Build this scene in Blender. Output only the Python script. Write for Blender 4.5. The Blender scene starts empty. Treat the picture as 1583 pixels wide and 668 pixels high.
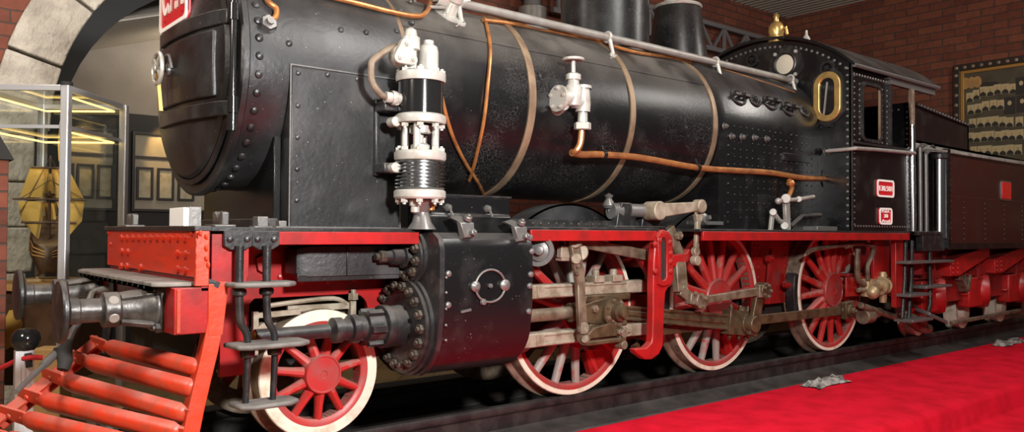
import bpy, bmesh, math, random
from mathutils import Vector, Matrix
random.seed(11)
SC = bpy.context.scene
COL = SC.collection
PI = math.pi
V = Vector

# ------------------------------------------------------------------ camera
CAM = V((-2.5548, -6.7575, 1.6665))
RX = V((0.77306274, -0.63429451, 0.0066693))
UP = V((-0.0180153, -0.01144449, 0.99977221))
FW = V((0.63407369, 0.77300679, 0.02027432))
FPX = 1235.97
cd = bpy.data.cameras.new('camera')
cd.sensor_fit = 'HORIZONTAL'; cd.sensor_width = 36.0
cd.lens = FPX / 1583.0 * 36.0
cd.clip_start = 0.05; cd.clip_end = 200
cam = bpy.data.objects.new('camera', cd)
COL.objects.link(cam)
mw = Matrix((RX, UP, -FW)).transposed().to_4x4()
mw.translation = CAM
cam.matrix_world = mw
SC.camera = cam

# survey helpers: a sighting in the photograph met with a known plane of the place
def _ray(x, y):
    return RX * ((x - 791.5) / FPX) - UP * ((y - 334.0) / FPX) + FW
def S(x, y, Y):
    d = _ray(x, y); return CAM + d * ((Y - CAM.y) / d.y)
def F(x, y, X):
    d = _ray(x, y); return CAM + d * ((X - CAM.x) / d.x)
def G(x, y, Z):
    d = _ray(x, y); return CAM + d * ((Z - CAM.z) / d.z)
def D(x, y, dep):
    return CAM + _ray(x, y) * dep

# ------------------------------------------------------------------ materials
MATS = {}
def M(name, col, rough=.5, metal=0., col2=None, nscale=5., dust=0., dustcol=(.30, .26, .21),
      specks=0., crack=0., bump=0., spec=.5, coat=0., stretch=None, lo=.4, hi=.65):
    m = bpy.data.materials.new(name); m.use_nodes = True
    nt = m.node_tree; N = nt.nodes; L = nt.links
    b = N['Principled BSDF']
    b.inputs['Roughness'].default_value = rough
    b.inputs['Metallic'].default_value = metal
    b.inputs['Specular IOR Level'].default_value = spec
    b.inputs['Coat Weight'].default_value = coat
    b.inputs['Coat Roughness'].default_value = .15
    tc = N.new('ShaderNodeNewGeometry')
    src = tc.outputs['Position']
    if stretch:
        mp = N.new('ShaderNodeMapping'); mp.inputs['Scale'].default_value = stretch
        L.new(src, mp.inputs['Vector']); src = mp.outputs['Vector']
    rgb = N.new('ShaderNodeRGB'); rgb.outputs[0].default_value = (*col, 1)
    cur = rgb.outputs[0]
    def mixin(fac, c, cur):
        mx = N.new('ShaderNodeMix'); mx.data_type = 'RGBA'
        L.new(fac, mx.inputs[0]); L.new(cur, mx.inputs[6])
        mx.inputs[7].default_value = (*c, 1)
        return mx.outputs[2]
    def noise(sc, det=5, lo=.4, hi=.65, amt=1.):
        n = N.new('ShaderNodeTexNoise'); n.inputs['Scale'].default_value = sc
        n.inputs['Detail'].default_value = det; L.new(src, n.inputs['Vector'])
        r = N.new('ShaderNodeMapRange'); r.inputs[1].default_value = lo; r.inputs[2].default_value = hi
        r.inputs[4].default_value = amt
        L.new(n.outputs['Fac'], r.inputs[0]); return r.outputs[0]
    if col2: cur = mixin(noise(nscale, 6, lo, hi), col2, cur)
    if crack:
        v = N.new('ShaderNodeTexVoronoi'); v.feature = 'DISTANCE_TO_EDGE'
        nn = N.new('ShaderNodeTexNoise'); nn.inputs['Scale'].default_value = 7
        L.new(src, nn.inputs['Vector'])
        ad = N.new('ShaderNodeMix'); ad.data_type = 'VECTOR'; ad.inputs[0].default_value = .12
        L.new(src, ad.inputs[4]); L.new(nn.outputs['Color'], ad.inputs[5])
        v.inputs['Scale'].default_value = 30; L.new(ad.outputs[1], v.inputs['Vector'])
        r = N.new('ShaderNodeMapRange'); r.inputs[1].default_value = .0; r.inputs[2].default_value = .035
        r.inputs[3].default_value = crack; r.inputs[4].default_value = 0
        L.new(v.outputs['Distance'], r.inputs[0])
        mu = N.new('ShaderNodeMath'); mu.operation = 'MULTIPLY'
        L.new(r.outputs[0], mu.inputs[0]); L.new(noise(1.6, 3, .47, .6), mu.inputs[1])
        cur = mixin(mu.outputs[0], (.36, .36, .35), cur)
    if specks:
        cur = mixin(noise(55, 2, .725, .79, specks), (.55, .54, .50), cur)
        cur = mixin(noise(3.5, 8, .52, .8, specks * .22), (.20, .19, .17), cur)
    if dust:
        sp = N.new('ShaderNodeSeparateXYZ'); L.new(tc.outputs['Normal'], sp.inputs[0])
        r = N.new('ShaderNodeMapRange'); r.inputs[1].default_value = .25; r.inputs[2].default_value = .95
        r.inputs[4].default_value = dust
        L.new(sp.outputs['Z'], r.inputs[0])
        mu = N.new('ShaderNodeMath'); mu.operation = 'MULTIPLY'
        L.new(r.outputs[0], mu.inputs[0]); L.new(noise(2.5, 7, .25, .6), mu.inputs[1])
        cur = mixin(mu.outputs[0], dustcol, cur)
        rr = N.new('ShaderNodeMix'); L.new(mu.outputs[0], rr.inputs[0])
        rr.inputs[2].default_value = rough; rr.inputs[3].default_value = .8
        L.new(rr.outputs[0], b.inputs['Roughness'])
    if bump:
        bp = N.new('ShaderNodeBump'); bp.inputs['Strength'].default_value = bump
        bp.inputs['Distance'].default_value = .01
        n = N.new('ShaderNodeTexNoise'); n.inputs['Scale'].default_value = 25; n.inputs['Detail'].default_value = 6
        L.new(src, n.inputs['Vector']); L.new(n.outputs['Fac'], bp.inputs['Height'])
        L.new(bp.outputs[0], b.inputs['Normal'])
    L.new(cur, b.inputs['Base Color'])
    MATS[name] = m; return m

M('black_paint', (.006, .006, .0065), .32, specks=.45, dust=.15, bump=.12)
M('black_smokebox', (.008, .008, .0085), .38, specks=.55, dust=.25, dustcol=(.16, .15, .14), col2=(.05, .051, .054), nscale=1.7, lo=.45, hi=.85, bump=.22)
M('black_boiler', (.005, .005, .0055), .32, specks=.3, dust=.9, dustcol=(.155, .14, .122), crack=.24, bump=.1, spec=.4)  # dust, plus the light along the boiler top put into its colour
M('black_cab', (.005, .005, .0055), .26, specks=.4, dust=.3, dustcol=(.16, .15, .14), bump=.12)
M('black_iron', (.012, .012, .0125), .36, dust=.45, dustcol=(.2, .18, .16), bump=.3, col2=(.04, .037, .034), nscale=9, lo=.5, hi=.75)
M('black_gloss', (.01, .01, .01), .12)
M('black_matte', (.012, .011, .01), .8)
M('red_paint', (.30, .008, .008), .36, col2=(.19, .009, .008), nscale=5, dust=.35, dustcol=(.30, .15, .12), bump=.1)
M('red_beam', (.62, .030, .006), .30, col2=(.48, .03, .015), nscale=5, dust=.3, bump=.08, stretch=(1, .5, 3))
M('red_pilot', (.54, .035, .010), .4, col2=(.38, .045, .02), nscale=9, dust=.4, dustcol=(.36, .27, .23), bump=.25)
M('red_dark', (.30, .012, .012), .45, col2=(.16, .012, .012), nscale=5, dust=.3, dustcol=(.2, .12, .1))
M('red_tender', (.035, .008, .006), .38, col2=(.03, .010, .009), nscale=3, specks=.15)
M('wheel_red', (.34, .022, .020), .42, col2=(.26, .05, .045), nscale=6, dust=.5, dustcol=(.40, .28, .24), bump=.12)
M('spoke_dusty', (.27, .235, .205), .6, col2=(.34, .04, .035), nscale=9, lo=.55, hi=.7, bump=.2)
M('spoke_red', (.38, .02, .017), .42, col2=(.30, .15, .12), nscale=8, lo=.57, hi=.75, dust=.5, dustcol=(.36, .25, .21), bump=.1)
M('white_rim', (.66, .60, .48), .5, col2=(.42, .34, .24), nscale=8, lo=.52, hi=.75, bump=.15)
M('tread_steel', (.21, .16, .115), .55, .3, col2=(.11, .075, .05), nscale=10, bump=.2)
M('rod_steel', (.19, .15, .105), .46, .35, col2=(.09, .06, .035), nscale=8, dust=.45, dustcol=(.30, .26, .20), bump=.25)
M('rod_brown', (.105, .072, .038), .4, .35, col2=(.05, .032, .016), nscale=8, dust=.3, dustcol=(.22, .17, .12), bump=.25)
M('bar_pale', (.32, .275, .21), .52, .2, col2=(.17, .13, .085), nscale=7, dust=.3, dustcol=(.40, .35, .28), bump=.25)
M('silver_paint', (.45, .44, .40), .36, .35, col2=(.33, .30, .25), nscale=10, lo=.5, hi=.75, bump=.12)
M('silver_pipe', (.30, .29, .265), .42, .3, col2=(.24, .22, .195), nscale=6)
M('chrome', (.75, .75, .75), .18, 1.)
M('steel_grey', (.17, .165, .16), .34, .55, col2=(.16, .15, .14), nscale=9, bump=.2)
M('copper', (.52, .22, .07), .35, .6, col2=(.30, .12, .05), nscale=7, bump=.1)
M('band_bronze', (.27, .195, .125), .45, .35, col2=(.18, .12, .075), nscale=6, bump=.1)
M('brass', (.72, .48, .16), .3, .75, col2=(.5, .34, .13), nscale=8)
M('plate_red', (.52, .012, .02), .35)
M('plate_white', (.82, .78, .74), .45)
M('lamp_red', (.55, .004, .006), .2, coat=.5)
M('rail_steel', (.008, .0065, .0065), .55, .1, col2=(.028, .022, .02), nscale=6, dust=.3, dustcol=(.09, .08, .07), bump=.35)
M('carpet_red', (.60, .006, .024), .95, col2=(.46, .004, .016), nscale=3, bump=.6, spec=.1)
M('plank_grey', (.23, .21, .185), .75, col2=(.12, .11, .10), nscale=6, bump=.3)
M('buffer_steel', (.075, .07, .065), .38, .35, col2=(.03, .027, .025), nscale=7, lo=.45, hi=.6, dust=.45, dustcol=(.24, .21, .18), bump=.35)
M('nut_iron', (.075, .06, .045), .45, .35, col2=(.03, .025, .02), nscale=14, dust=.4, dustcol=(.3, .25, .2))
M('lamp_glass', (.55, .50, .40), .12)
M('tender_red', (.38, .010, .010), .38, col2=(.24, .010, .009), nscale=5, dust=.25, dustcol=(.2, .12, .1))
M('injector_bronze', (.40, .31, .17), .45, .45, col2=(.2, .14, .08), nscale=9, dust=.3)
M('crumple', (.42, .40, .37), .55, .2, col2=(.07, .065, .06), nscale=9, bump=.5)
M('alu', (.62, .62, .63), .35, .6)
M('canvas', (.52, .31, .06), .85, col2=(.48, .28, .06), nscale=5)
M('wood_dark', (.09, .045, .02), .5, col2=(.05, .025, .012), nscale=8)
M('wood_warm', (.45, .25, .08), .5, col2=(.32, .17, .05), nscale=6)
M('cardboard', (.44, .27, .10), .85, col2=(.36, .21, .08), nscale=5)
M('wall_white', (.34, .30, .26), .9, col2=(.30, .265, .23), nscale=2)
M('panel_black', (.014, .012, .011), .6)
M('tread_grey', (.125, .118, .108), .7, col2=(.07, .066, .06), nscale=8, dust=.4, dustcol=(.22, .2, .18), bump=.3)
M('board_cream', (.38, .34, .27), .8, col2=(.32, .285, .22), nscale=3)
M('picture_paper', (.52, .47, .33), .75, col2=(.40, .34, .22), nscale=9)
M('photo_pale', (.42, .33, .17), .7)
M('photo_dark', (.022, .017, .012), .7)
M('tableau_ground', (.075, .058, .03), .6, col2=(.05, .038, .02), nscale=4)
M('gilt', (.42, .22, .05), .4, .5)
M('frame_dark', (.02, .014, .01), .4)
M('truss_paint', (.16, .15, .15), .6)
M('ceiling_metal', (.40, .36, .30), .5, .1)
M('rope_red', (.45, .01, .015), .8)
M('box_lit_white', (.8, .8, .78), .6)

def stone_mat():
    m = M('stone', (.50, .45, .38), .9, col2=(.36, .32, .27), nscale=5)
    nt = m.node_tree; N = nt.nodes; L = nt.links
    g = N.new('ShaderNodeNewGeometry'); n = N.new('ShaderNodeTexNoise')
    mp = N.new('ShaderNodeMapping'); mp.inputs['Scale'].default_value = (16, 16, 9); mp.inputs['Rotation'].default_value = (0, .6, 0)
    L.new(g.outputs['Position'], mp.inputs['Vector']); L.new(mp.outputs[0], n.inputs['Vector'])
    n.inputs['Scale'].default_value = 1.; n.inputs['Detail'].default_value = 5
    b = N.new('ShaderNodeBump'); b.inputs['Strength'].default_value = .8; b.inputs['Distance'].default_value = .06
    L.new(n.outputs['Fac'], b.inputs['Height']); L.new(b.outputs[0], N['Principled BSDF'].inputs['Normal'])
stone_mat()

def brick_mat(name, axis, c1, c2, mortar, bw, bh):
    m = bpy.data.materials.new(name); m.use_nodes = True
    nt = m.node_tree; N = nt.nodes; L = nt.links; b = N['Principled BSDF']
    b.inputs['Roughness'].default_value = .85
    g = N.new('ShaderNodeNewGeometry'); sp = N.new('ShaderNodeSeparateXYZ'); cb = N.new('ShaderNodeCombineXYZ')
    L.new(g.outputs['Position'], sp.inputs[0])
    L.new(sp.outputs['X' if axis == 'X' else 'Y'], cb.inputs[0]); L.new(sp.outputs['Z'], cb.inputs[1])
    nz = N.new('ShaderNodeTexNoise'); nz.inputs['Scale'].default_value = 3.; L.new(cb.outputs[0], nz.inputs['Vector'])
    mx = N.new('ShaderNodeMix'); mx.data_type = 'VECTOR'; mx.inputs[0].default_value = .035
    L.new(cb.outputs[0], mx.inputs[4]); L.new(nz.outputs['Color'], mx.inputs[5])
    t = N.new('ShaderNodeTexBrick'); L.new(mx.outputs[1], t.inputs['Vector'])
    t.inputs['Color1'].default_value = (*c1, 1); t.inputs['Color2'].default_value = (*c2, 1)
    t.inputs['Mortar'].default_value = (*mortar, 1)
    t.inputs['Scale'].default_value = 1.; t.inputs['Brick Width'].default_value = bw; t.inputs['Row Height'].default_value = bh
    t.inputs['Mortar Size'].default_value = .012; t.inputs['Mortar Smooth'].default_value = .3
    n2 = N.new('ShaderNodeTexNoise'); n2.inputs['Scale'].default_value = 9; n2.inputs['Detail'].default_value = 6
    L.new(g.outputs['Position'], n2.inputs['Vector'])
    m2 = N.new('ShaderNodeMix'); m2.data_type = 'RGBA'; m2.blend_type = 'MULTIPLY'; m2.inputs[0].default_value = .6
    L.new(t.outputs['Color'], m2.inputs[6]); L.new(n2.outputs['Fac'], m2.inputs[7])
    L.new(m2.outputs[2], b.inputs['Base Color'])
    bp = N.new('ShaderNodeBump'); bp.inputs['Strength'].default_value = .7; bp.inputs['Distance'].default_value = .02
    bp.invert = True
    L.new(t.outputs['Fac'], bp.inputs['Height']); L.new(bp.outputs[0], b.inputs['Normal'])
    MATS[name] = m
brick_mat('brick_back', 'X', (.29, .08, .042), (.17, .045, .026), (.085, .055, .042), .52, .165)
brick_mat('brick_right', 'Y', (.26, .075, .035), (.16, .04, .02), (.075, .05, .035), .52, .165)

def tile_mat():
    m = bpy.data.materials.new('floor_tile'); m.use_nodes = True
    nt = m.node_tree; N = nt.nodes; L = nt.links; b = N['Principled BSDF']
    b.inputs['Roughness'].default_value = .3
    g = N.new('ShaderNodeNewGeometry'); mp = N.new('ShaderNodeMapping'); mp.inputs['Rotation'].default_value = (0, 0, .7)
    L.new(g.outputs['Position'], mp.inputs['Vector'])
    t = N.new('ShaderNodeTexBrick'); L.new(mp.outputs[0], t.inputs['Vector'])
    t.inputs['Color1'].default_value = (.36, .25, .12, 1); t.inputs['Color2'].default_value = (.30, .20, .09, 1)
    t.inputs['Mortar'].default_value = (.08, .055, .03, 1); t.offset = 0
    t.inputs['Scale'].default_value = 1; t.inputs['Brick Width'].default_value = .5; t.inputs['Row Height'].default_value = .5
    t.inputs['Mortar Size'].default_value = .008
    L.new(t.outputs['Color'], b.inputs['Base Color'])
    MATS['floor_tile'] = m
tile_mat()

def glass_mat():
    m = bpy.data.materials.new('clear_glass'); m.use_nodes = True
    nt = m.node_tree; N = nt.nodes; L = nt.links
    for n in list(N): N.remove(n)
    o = N.new('ShaderNodeOutputMaterial'); t = N.new('ShaderNodeBsdfTransparent'); gl = N.new('ShaderNodeBsdfGlossy')
    t.inputs[0].default_value = (.95, .97, .96, 1); gl.inputs['Roughness'].default_value = .02
    lw = N.new('ShaderNodeLayerWeight'); lw.inputs[0].default_value = .5; pw = N.new('ShaderNodeMath'); pw.operation = 'POWER'; pw.inputs[1].default_value = 4.; L.new(lw.outputs['Facing'], pw.inputs[0])
    ma = N.new('ShaderNodeMath'); ma.operation = 'MULTIPLY_ADD'; ma.inputs[1].default_value = .5; ma.inputs[2].default_value = .03; L.new(pw.outputs[0], ma.inputs[0])
    mx = N.new('ShaderNodeMixShader'); L.new(ma.outputs[0], mx.inputs[0]); L.new(t.outputs[0], mx.inputs[1]); L.new(gl.outputs[0], mx.inputs[2])
    L.new(mx.outputs[0], o.inputs[0]); MATS['clear_glass'] = m
glass_mat()
def emit_mat(name, col, s):
    m = bpy.data.materials.new(name); m.use_nodes = True
    b = m.node_tree.nodes['Principled BSDF']
    b.inputs['Base Color'].default_value = (*col, 1)
    b.inputs['Emission Color'].default_value = (*col, 1); b.inputs['Emission Strength'].default_value = s
    MATS[name] = m
emit_mat('reflection_glow', (1., .66, .20), 2.2)  # glow standing in for lamp reflections in the showcase glass
emit_mat('lampshade_glow', (1., .55, .12), .55)

# ------------------------------------------------------------------ mesh builder
class B:
    def __init__(s): s.v = []; s.f = []
    def add(s, vs, fs):
        o = len(s.v); s.v += [V(p) for p in vs]; s.f += [tuple(i + o for i in q) for q in fs]; return s
    def box(s, x0, x1, y0, y1, z0, z1):
        vs = [(x, y, z) for x in (x0, x1) for y in (y0, y1) for z in (z0, z1)]
        return s.add(vs, [(0, 1, 3, 2), (4, 6, 7, 5), (0, 4, 5, 1), (2, 3, 7, 6), (0, 2, 6, 4), (1, 5, 7, 3)])
    def bar(s, p0, p1, w, h, up=(0, -1, 0), w1=None, h1=None):
        """oriented box from p0 to p1: h along up, w across"""
        p0, p1 = V(p0), V(p1); d = (p1 - p0).normalized(); u = V(up); u = (u - d * u.dot(d)).normalized(); r = d.cross(u)
        w1 = w if w1 is None else w1; h1 = h if h1 is None else h1
        vs = []
        for p, a, c in ((p0, w, h), (p1, w1, h1)):
            for i, j in ((-1, -1), (1, -1), (1, 1), (-1, 1)): vs.append(p + r * (i * a / 2) + u * (j * c / 2))
        return s.add(vs, [(3, 2, 1, 0), (4, 5, 6, 7), (0, 1, 5, 4), (1, 2, 6, 5), (2, 3, 7, 6), (3, 0, 4, 7)])
    def lathe(s, prof, o, ax, n=32, arc=None):
        """prof: (radius, distance along ax)"""
        o = V(o); ax = V(ax).normalized()
        a = V((0, 0, 1)) if abs(ax.z) < .9 else V((1, 0, 0))
        e = (a - ax * a.dot(ax)).normalized(); g = ax.cross(e)
        rows = []; vs = []; fs = []
        for r, t in prof:
            if r < 1e-6:
                rows.append([len(vs)]); vs.append(o + ax * t)
            else:
                rows.append(list(range(len(vs), len(vs) + n)))
                for k in range(n):
                    th = 2 * PI * k / n
                    vs.append(o + ax * t + e * (r * math.cos(th)) + g * (r * math.sin(th)))
        for A, C in zip(rows, rows[1:]):
            if len(A) == 1 and len(C) == 1: continue
            for k in range(n):
                k2 = (k + 1) % n
                if len(A) == 1: fs.append((A[0], C[k2], C[k]))
                elif len(C) == 1: fs.append((A[k], A[k2], C[0]))
                else: fs.append((A[k], A[k2], C[k2], C[k]))
        return s.add(vs, fs)
    def cyl(s, p0, p1, r0, r1=None, n=24):
        p0, p1 = V(p0), V(p1); r1 = r0 if r1 is None else r1; l = (p1 - p0).length
        return s.lathe([(0, 0), (r0, 0), (r1, l), (0, l)], p0, p1 - p0, n)
    def ring(s, c, ax, ro, ri, t, n=32):
        return s.lathe([(ri, 0), (ro, 0), (ro, t), (ri, t), (ri, 0)], c, ax, n)
    def sph(s, c, r, n=16, sz=1.):
        m = n // 2
        return s.lathe([(r * math.sin(PI * i / m), -r * sz * math.cos(PI * i / m)) for i in range(m + 1)], c, (0, 0, 1), n)
    def rivet(s, c, nrm, r, h=.6, n=8):
        return s.lathe([(r, -.004), (r * .82, r * h * .6), (r * .4, r * h * .95), (0, r * h)], c, nrm, n)
    def nut(s, c, nrm, r, h, n=6):
        s.lathe([(r, -.004), (r, h), (0, h)], c, nrm, n)
        return s.lathe([(r * .5, h - .001), (r * .5, h * 1.6), (0, h * 1.6)], c, nrm, 8)
    def tube(s, pts, r, n=10, closed=False, sm=0):
        P = [V(p) for p in pts]
        if sm and not closed:
            Q = []
            for i in range(len(P) - 1):
                p0 = P[max(i - 1, 0)]; p1 = P[i]; p2 = P[i + 1]; p3 = P[min(i + 2, len(P) - 1)]
                for k in range(sm):
                    t = k / sm
                    Q.append(.5 * ((2 * p1) + (p2 - p0) * t + (2 * p0 - 5 * p1 + 4 * p2 - p3) * t * t + (3 * p1 - p0 - 3 * p2 + p3) * t ** 3))
            P = Q + [P[-1]]
        m = len(P); vs = []; fs = []; u = None
        for i in range(m):
            a = P[(i - 1) % m] if (closed or i > 0) else P[i]; c = P[(i + 1) % m] if (closed or i < m - 1) else P[i]
            d = (c - a).normalized()
            if u is None:
                u = V((0, 0, 1)) if abs(d.z) < .9 else V((1, 0, 0))
            u = (u - d * u.dot(d)).normalized(); w = d.cross(u)
            if isinstance(r, (list, tuple)):
                f = i / max(m - 1, 1) * (len(r) - 1); j = min(int(f), len(r) - 2); rr = r[j] + (r[j + 1] - r[j]) * (f - j)
            else: rr = r
            for k in range(n):
                th = 2 * PI * k / n; vs.append(P[i] + u * (rr * math.cos(th)) + w * (rr * math.sin(th)))
        for i in range(m if closed else m - 1):
            j = (i + 1) % m
            for k in range(n): fs.append((i * n + k, i * n + (k + 1) % n, j * n + (k + 1) % n, j * n + k))
        if not closed: fs += [tuple(range(n))[::-1], tuple(range((m - 1) * n, m * n))]
        return s.add(vs, fs)
    def plate(s, poly, vec):
        P = [V(p) for p in poly]; n = len(P); vec = V(vec)
        fs = [tuple(range(n)), tuple(range(2 * n - 1, n - 1, -1))] + [(i, i + n, (i + 1) % n + n, (i + 1) % n) for i in range(n)]
        return s.add(P + [p + vec for p in P], fs)
    def frame(s, outer, inner, vec):
        O = [V(p) for p in outer]; I = [V(p) for p in inner]; n = len(O); vec = V(vec)
        vs = O + I + [p + vec for p in O] + [p + vec for p in I]; fs = []
        for i in range(n):
            j = (i + 1) % n
            fs += [(i, j, n + j, n + i), (2 * n + i, 3 * n + i, 3 * n + j, 2 * n + j), (i, 2 * n + i, 2 * n + j, j), (n + i, n + j, 3 * n + j, 3 * n + i)]
        return s.add(vs, fs)
    def sweep(s, secs):
        """loft between closed sections of equal length, capped"""
        n = len(secs[0]); vs = [p for q in secs for p in q]; fs = []
        for i in range(len(secs) - 1):
            for k in range(n): fs.append((i * n + k, i * n + (k + 1) % n, (i + 1) * n + (k + 1) % n, (i + 1) * n + k))
        fs += [tuple(range(n))[::-1], tuple(range((len(secs) - 1) * n, len(secs) * n))]
        return s.add(vs, fs)

WL = {}
def finish(o, parent, world):
    COL.objects.link(o)
    if parent is not None:
        o.parent = parent; o.location = world - WL[parent.name]
    else: o.location = world
    WL[o.name] = world.copy()
    return o
def mesh_of(b, name, mat, c, smooth=35):
    me = bpy.data.meshes.new(name)
    me.from_pydata([p - c for p in b.v], [], b.f)
    bm = bmesh.new(); bm.from_mesh(me)
    bmesh.ops.recalc_face_normals(bm, faces=bm.faces); bm.to_mesh(me); bm.free()
    me.polygons.foreach_set('use_smooth', [True] * len(me.polygons))
    me.set_sharp_from_angle(angle=math.radians(smooth))
    me.materials.append(MATS[mat]); return me
def build(name, b, mat, parent=None, bev=0., smooth=35, label=None, base=False):
    lo = V([min(p[i] for p in b.v) for i in range(3)]); hi = V([max(p[i] for p in b.v) for i in range(3)])
    c = (lo + hi) / 2
    if base: c.z = lo.z
    o = bpy.data.objects.new(name, mesh_of(b, name, mat, c, smooth))
    if bev:
        md = o.modifiers.new('bevel', 'BEVEL'); md.width = bev; md.segments = 2; md.limit_method = 'ANGLE'; md.angle_limit = .6
    if label: o['label'] = label
    return finish(o, parent, c)
def root(name, loc, label, cat, group=None):
    o = bpy.data.objects.new(name, None); o.empty_display_size = .2
    finish(o, None, V(loc)); tag(o, label, cat, group); return o
def tag(o, label, cat, group=None, kind=None):
    if label: o['label'] = label
    if cat: o['category'] = cat
    if group: o['group'] = group
    if kind: o['kind'] = kind
    return o
TPL = {}
def put(kind, name, mat, parent, pos, nrm, r):
    """a copy of a small fastener (rivet, nut) at pos, facing nrm"""
    key = (kind, mat, round(r, 4))
    if key not in TPL:
        b = B()
        if kind == 'rivet': b.rivet((0, 0, 0), (0, 0, 1), r, .62, 12)
        else: b.nut((0, 0, 0), (0, 0, 1), r, r * .8)
        TPL[key] = mesh_of(b, name, mat, V((0, 0, 0)))
    o = bpy.data.objects.new(name, TPL[key])
    o.rotation_euler = V(nrm).to_track_quat('Z', 'Y').to_euler()
    return finish(o, parent, V(pos))
def text_mesh(name, txt, mat, parent, origin, xdir, ydir, width, height, ext=.004):
    """raised lettering fitted in a width x height box centred on origin"""
    cu = bpy.data.curves.new(name, 'FONT'); cu.body = txt; cu.extrude = .01; cu.offset = .0
    cu.align_x = 'CENTER'; cu.align_y = 'CENTER'
    t = bpy.data.objects.new(name, cu); COL.objects.link(t)
    dg = bpy.context.evaluated_depsgraph_get()
    me = bpy.data.meshes.new_from_object(t.evaluated_get(dg))
    bpy.data.objects.remove(t)
    xs = [v.co.x for v in me.vertices]; ys = [v.co.y for v in me.vertices]
    cx, cy = (min(xs) + max(xs)) / 2, (min(ys) + max(ys)) / 2; wx, wy = max(xs) - min(xs), max(ys) - min(ys)
    xd, yd = V(xdir).normalized(), V(ydir).normalized(); n = xd.cross(yd)
    for v in me.vertices:
        v.co = xd * ((v.co.x - cx) * width / wx) + yd * ((v.co.y - cy) * height / wy) + n * (ext if v.co.z > 0 else -.003)
    me.materials.clear(); me.materials.append(MATS[mat])
    o = bpy.data.objects.new(name, me); return finish(o, parent, V(origin))
def circ(c, r, n, ax='X', a0=0., a1=2 * PI, full=True):
    c = V(c); k = n if full else n - 1; out = []
    for i in range(n):
        t = a0 + (a1 - a0) * i / k; q, w = r * math.cos(t), r * math.sin(t)
        out.append(c + (V((0, q, w)) if ax == 'X' else V((q, 0, w)) if ax == 'Y' else V((q, w, 0))))
    return out

def rivets(items, name, mat, parent, cap=100):
    """rows of small rivet heads: the nearest as parts, the rest as one part"""
    items = sorted(items, key=lambda q: (V(q[0]) - CAM).length)
    for p, n, r in items[:cap]: put('rivet', name, mat, parent, p, n, r)
    if len(items) > cap:
        b = B()
        for p, n, r in items[cap:]: b.rivet(p, n, r, .7, 6)
        build(name + '_rows', b, mat, parent)['kind'] = 'stuff'
# ================================================================== LOCOMOTIVE
LOCO = root('steam_locomotive', (3.5, 0, 0), 'black steam locomotive with red wheels and frame standing on the museum track', 'locomotive')
ZB, RB = 2.97, .94            # boiler axis height and radius
nY = V((0, -1, 0)); nX = V((-1, 0, 0)); nZ = V((0, 0, 1))
def boiler_pt(x, z=None, y=None, r=RB):
    """a point on the near flank of the boiler shell and its normal"""
    if z is not None: y = -math.sqrt(max(r * r - (z - ZB) ** 2, 0))
    else: z = ZB + math.sqrt(r * r - y * y)
    return V((x, y, z)), V((0, y, z - ZB)).normalized()
def on_boiler(px, py, r=RB):
    """where a sighting meets the boiler shell"""
    d = _ray(px, py); a = d.y ** 2 + d.z ** 2; h = CAM.z - ZB
    b = 2 * (CAM.y * d.y + h * d.z); c = CAM.y ** 2 + h * h - r * r
    q = max(b * b - 4 * a * c, 0); t = (-b - math.sqrt(q)) / (2 * a); p = CAM + d * t
    return p, V((0, p.y, p.z - ZB)).normalized()

# ---- smokebox
b = B(); RS = .965
b.lathe([(.90, -.40), (1.0, -.40), (1.02, -.385), (1.02, -.345), (1.0, -.33), (RS, -.32), (RS, 1.02), (.5, 1.02)], (0, 0, ZB), (1, 0, 0), 96)
b.lathe([(0, -.395), (.95, -.395)], (0, 0, ZB), (1, 0, 0), 64)
smokebox = build('smokebox', b, 'black_smokebox', LOCO)
for k in range(44):
    t = 2 * PI * k / 44; n = V((0, math.sin(t), math.cos(t)))
    if n.y < .5 and n.z > -.99 or n.z < -.2:
        put('rivet', 'rivet', 'black_smokebox', smokebox, V((-.25, 0, ZB)) + n * RS, n, .034)
for px, py in ((447, 67), (566, 50), (527, 46), (613, 48), (637, 35), (620, 16), (635, 2)):
    p, n = on_boiler(px, py, RS); put('rivet', 'rivet', 'black_smokebox', smokebox, p, n, .028)
# lap seam and the dished door
b = B(); b.lathe([(.86, -.40), (.88, -.44), (.86, -.47), (.80, -.485), (.55, -.55), (.25, -.585), (0, -.595)], (0, 0, ZB), (1, 0, 0), 72)
b.lathe([(.895, -.40), (.93, -.415), (.93, -.43), (.89, -.44)], (0, 0, ZB), (1, 0, 0), 72)
door = build('smokebox_door', b, 'black_smokebox', LOCO)
def doorx(y, z):
    r = math.hypot(y, z - ZB)
    prof = [(0, -.595), (.25, -.585), (.55, -.55), (.80, -.485), (.86, -.47), (.95, -.40), (1.3, -.36)]
    for (r0, x0), (r1, x1) in zip(prof, prof[1:]):
        if r <= r1: return x0 + (x1 - x0) * (r - r0) / (r1 - r0)
    return -.36
for z0, z1, nm in ((3.20, 3.31, 0), (2.52, 2.63, 1)):
    b = B(); secs = []
    for i in range(13):
        y = .34 - i * (.34 + .87) / 12; x = doorx(y, (z0 + z1) / 2)
        secs.append([V((x + .01, y, z0)), V((x - .035, y, z0)), V((x - .035, y, z1)), V((x + .01, y, z1))])
    b.sweep(secs); st = build('hinge_strap', b, 'black_smokebox', door, bev=.008)
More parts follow.
